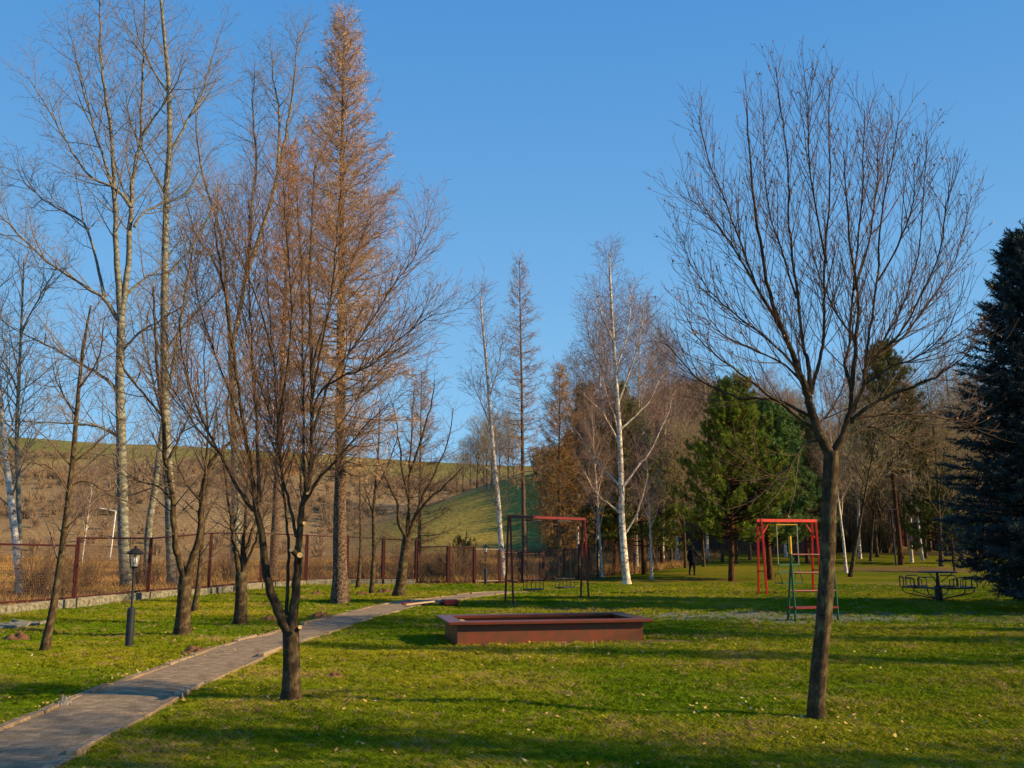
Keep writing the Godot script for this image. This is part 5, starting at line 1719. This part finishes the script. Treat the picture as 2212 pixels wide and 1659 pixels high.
func build_people() -> void:
	var p := spot(1496, 1243)
	var o := base("person", p, "person in dark coat and trousers walking under the pines with one arm out", "person")
	var coat := Color(0.012, 0.012, 0.016)
	var leg := Color(0.010, 0.011, 0.016)
	var skin := Color(0.30, 0.17, 0.12)
	var shoe := Color(0.02, 0.015, 0.012)
	var b := [
		[Vector3(0, 0.92, 0), Vector3(0, 1.16, 0.01), 0.155, 0.150, coat], [Vector3(0, 1.16, 0.01), Vector3(0.0, 1.38, 0.04), 0.155, 0.15, coat], [Vector3(-0.13, 1.40, 0.05), Vector3(0.13, 1.40, 0.05), 0.085, 0.085, coat],
		[Vector3(0, 0.92, 0), Vector3(0, 0.74, 0), 0.16, 0.17, coat],
		[Vector3(0, 1.44, 0.05), Vector3(0, 1.53, 0.08), 0.058, 0.052, skin], [Vector3(0, 1.60, 0.10), Vector3(0, 1.66, 0.095), 0.078, 0.088, Color(0.05, 0.035, 0.025)], [Vector3(0, 1.575, 0.135), Vector3(0, 1.62, 0.15), 0.06, 0.06, skin],
		[Vector3(0, 1.60, 0.205), Vector3(0, 1.585, 0.215), 0.014, 0.016, skin], [Vector3(0.085, 1.61, 0.10), Vector3(0.09, 1.59, 0.10), 0.016, 0.012, skin], [Vector3(-0.085, 1.61, 0.10), Vector3(-0.09, 1.59, 0.10), 0.016, 0.012, skin],
		[Vector3(-0.17, 1.40, 0.05), Vector3(-0.30, 1.17, 0.10), 0.066, 0.055, coat], [Vector3(-0.30, 1.17, 0.10), Vector3(-0.47, 1.02, 0.20), 0.054, 0.042, coat],
		[Vector3(0.17, 1.40, 0.05), Vector3(0.235, 1.13, 0.0), 0.066, 0.055, coat], [Vector3(0.235, 1.13, 0.0), Vector3(0.25, 0.88, 0.08), 0.054, 0.042, coat],
		[Vector3(-0.09, 0.80, 0), Vector3(-0.10, 0.46, 0.06), 0.095, 0.068, leg], [Vector3(-0.10, 0.46, 0.06), Vector3(-0.10, 0.09, 0.02), 0.066, 0.045, leg], [Vector3(-0.10, 0.05, 0.0), Vector3(-0.11, 0.04, 0.17), 0.045, 0.038, shoe],
		[Vector3(0.09, 0.80, 0), Vector3(0.11, 0.46, -0.05), 0.095, 0.068, leg], [Vector3(0.11, 0.46, -0.05), Vector3(0.12, 0.09, -0.17), 0.066, 0.045, leg], [Vector3(0.12, 0.06, -0.19), Vector3(0.125, 0.04, -0.03), 0.045, 0.038, shoe],
		[Vector3(-0.47, 1.02, 0.20), Vector3(-0.53, 0.97, 0.24), 0.034, 0.036, skin], [Vector3(0.25, 0.88, 0.08), Vector3(0.253, 0.80, 0.10), 0.034, 0.036, skin]]
	var g := skin_net(b, 0.024, 0.05)
	# fingers: four of unequal length and a thumb on each hand, slightly curled
	for h in [[Vector3(-0.53, 0.97, 0.24), Vector3(-0.72, -0.60, 0.42).normalized(), Vector3(0.3, 0.2, 0.9).normalized()], [Vector3(0.253, 0.80, 0.10), Vector3(0.03, -0.97, 0.2).normalized(), Vector3(0, 0.2, 0.97).normalized()]]:
		var d: Vector3 = h[1]
		var s: Vector3 = (h[2] - d * h[2].dot(d)).normalized()
		for k in 4:
			var q: Vector3 = h[0] + d * 0.02 + s * (k - 1.5) * 0.019
			var fl: float = [0.066, 0.078, 0.072, 0.056][k]
			var cd := (d + s.cross(d) * 0.45).normalized()
			g.tube(PackedVector3Array([q, q + d * fl * 0.5, q + d * fl * 0.5 + cd * fl * 0.5]), PackedFloat32Array([0.010, 0.009, 0.006]), 6, skin, skin)
		var th: Vector3 = h[0] - d * 0.015 + s * 0.032
		g.tube(PackedVector3Array([th, th + (s + d * 0.6).normalized() * 0.035, th + (s + d * 0.6).normalized() * 0.035 + d * 0.03]), PackedFloat32Array([0.012, 0.010, 0.007]), 6, skin, skin)
	part("body", g, M.cloth, o)
	o.rotation.y = 2.6

# ------------------------------------------------------------------ small things on the ground
func lump(r: float, h: float, seed_: int, col: Color, col2: Color) -> Geo:
	var f := FastNoiseLite.new()
	f.seed = seed_
	f.frequency = 2.6 / r * 0.25
	return grid_mesh(span([-r, r / 9.0, r]), span([r, -r / 9.0, -r]), func(x, z):
		var e := sqrt(x * x + z * z) / r
		return h * maxf(0.0, 1.0 - e * e) * (0.75 + 0.9 * f.get_noise_2d(x * 3.0, z * 3.0)) - 0.03 - 0.08 * smooth(0.85, 1.1, e), func(x, z): return col.lerp(col2, clampf(0.5 + f.get_noise_2d(x * 9.0, z * 9.0) * 1.5, 0, 1)))

func build_small() -> void:
	var hills := [[37, 1381, 0.30, "reddish molehill in front of the broken slabs at the left edge"], [580, 1341, 0.28, "molehill left of the pruned tree's trunk beyond the path"], [690, 1336, 0.34, "molehill beside the path just right of the pruned tree"], [722, 1466, 0.20, "dark molehill on the near lawn right of the pruned tree's foot"],
		[420, 1410, 0.26, "molehill at the path's edge below the forked tree"], [684, 1286, 0.32, "molehill left of the big larch's foot"], [781, 1285, 0.30, "molehill between the big larch and the fan-shaped tree"], [833, 1281, 0.40, "largest molehill at the foot of the fan-shaped tree"]]
	for k in hills.size():
		var q: Array = hills[k]
		one("molehill", lump(q[2], q[2] * 0.55, 60 + k, Color(0.17, 0.085, 0.04), Color(0.10, 0.055, 0.03)), M.soil, spot(q[0], q[1]), q[3], "molehill", "molehills on the lawn")
	# a stone on the kerb
	one("stone", lump(0.10, 0.17, 91, Color(0.12, 0.11, 0.10), Color(0.22, 0.2, 0.19)), M.soil, spot(139, 1531), "dark stone on the left kerb of the path", "stone")
	# broken pale slabs on the grass
	var sl := [[26, 1362, 0.62, 0.45, 0.3, 0.05, "largest pale broken slab lying at the left edge of the lawn"], [52, 1356, 0.42, 0.34, 1.1, -0.2, "middle pale broken slab propped on the others"], [76, 1357, 0.40, 0.22, -0.2, 0.08, "thin pale broken slab nearest the leaning tree"]]
	for q in sl:
		var g := Geo.new()
		g.box(Transform3D(Basis.from_euler(Vector3(0.12, q[4], q[5])), Vector3(0, 0.10, 0)), Vector3(q[2], 0.06, q[3]), Color.WHITE, 0.012)
		one("broken_slab", g, M.concrete, spot(q[0], q[1]), q[6], "slab", "broken slabs on the lawn")

func build_grass() -> void:
	# short mown turf: tufts of bent blades, sparser with distance
	var tuft := Geo.new()
	for k in 16:
		var a := rnd(0, TAU)
		var lean := rnd(0.15, 0.9)
		var o := Vector3(cos(a * 1.7), 0, sin(a * 1.7)) * rnd(0.0, 0.05)
		var d := Vector3(cos(a) * lean, 1.0, sin(a) * lean).normalized() * rnd(0.018, 0.042)
		var sd := d.cross(rdir()).normalized()
		var d2 := d * 0.7 + Vector3(cos(a), -0.2, sin(a)) * 0.018
		var c := Color.WHITE.lerp(Color(1.15, 1.08, 0.95), rng.randf())
		tuft.quad(o - sd * 0.0026, o + d - sd * 0.002, o + d + sd * 0.002, o + sd * 0.0026, c)
		tuft.sprig(o + d, d2, sd, 0.002, c)
	var mesh_ := tuft.mesh()
	var xf: Array = []
	var cols := PackedColorArray()
	var tries := 0
	while xf.size() < 150000 and tries < 700000:
		tries += 1
		var z := -(5.5 + 38.0 * pow(rng.randf(), 1.9))
		var x := rnd(-0.62, 0.62) * (-z + 2.0)
		if not Geometry2D.is_point_in_polygon(Vector2(x, z), park) or path_dist(x, z) < 0.63 or rng.randf() < bare(x, z) * 1.1:
			continue
		if x > -1.6 and x < 3.1 and z < -16.2 and z > -19.4:
			var lp := Vector2(x - 0.55, z + 17.9).rotated(deg_to_rad(11.5))
			if absf(lp.x) < 1.74 and absf(lp.y) < 0.83:
				continue
		var s := rnd(0.7, 1.25) * (1.0 + 0.018 * (-z - 6.0))
		var a := noise.get_noise_2d(x * 6.0, z * 6.0)
		var b := noise.get_noise_2d(x * 22.0 + 99.0, z * 22.0)
		xf.append(Transform3D(Basis(Vector3.UP, rnd(0, TAU)).scaled(Vector3(s * 1.3, s * (0.78 + 0.35 * b), s * 1.3)), on_ground(x, z, 0.004)))
		var c := Color(0.12, 0.195, 0.006).lerp(Color(0.31, 0.285, 0.018), clampf(0.38 + 0.9 * a + 0.4 * b + rnd(-0.2, 0.2), 0, 1))
		if rng.randf() < 0.05 + maxf(0.0, b - 0.1) * 0.6:
			c = Color(0.34, 0.24, 0.10)
		cols.append(c)
	multi("grass", mesh_, M.grass, xf, cols, "short green turf with yellow and brown blades mixed in")
	# fallen leaves, thickest along the left kerb
	var lf := Geo.new()
	lf.quad(Vector3(-0.02, 0, 0), Vector3(0, 0.008, 0.034), Vector3(0.02, 0.003, 0), Vector3(0, 0.006, -0.03))
	lf.sprig(Vector3(0, 0.006, -0.03), Vector3(0, 0.004, -0.03), Vector3.RIGHT, 0.0015, Color.WHITE)
	xf = []
	cols = PackedColorArray()
	while xf.size() < 3000:
		var p: Vector2
		var k := rng.randf()
		if k < 0.16:
			p = path_mid.sample_baked(rnd(3.0, 30.0)) + Vector2(-0.62 + rng.randfn() * 0.12, 0)
		elif k < 0.30:
			var tr: Vector2 = [Vector2(-2.5, -10.7), Vector2(3.2, -9.7), Vector2(-6.5, -18.4), Vector2(-5.1, -27.7)][rng.randi() % 4]
			p = tr + Vector2(rng.randfn() * 0.8 - 0.4, rng.randfn() * 0.6)
		elif k < 0.36:
			p = Vector2(rng.randfn() * 1.3, -15.6 + rng.randfn() * 0.8) + Vector2(0.6, 0)
		else:
			var z := -(5.5 + 36.0 * pow(rng.randf(), 1.6))
			p = Vector2(rnd(-0.6, 0.6) * (-z + 1.0), z)
		if not Geometry2D.is_point_in_polygon(p, park):
			continue
		var lift := 0.035 if path_dist(p.x, p.y) > 0.66 else -0.03
		if lift < 0.0:
			lift = 0.045
			if k > 0.16 and rng.randf() < 0.8:
				continue
		var s := rnd(0.4, 0.95)
		xf.append(Transform3D(Basis.from_euler(Vector3(rnd(-0.6, 0.6), rnd(0, TAU), rnd(-0.6, 0.6))).scaled(Vector3.ONE * s), on_ground(p.x, p.y, -lift)))
		var r := rng.randf()
		cols.append(Color(0.58, 0.42, 0.13).lerp(Color(0.42, 0.22, 0.08), r) if r < 0.9 else Color(0.62, 0.52, 0.30))
	multi("fallen_leaves", lf.mesh(), M.leaf, xf, cols, "yellow and brown fallen leaves scattered over the lawn and kerb")
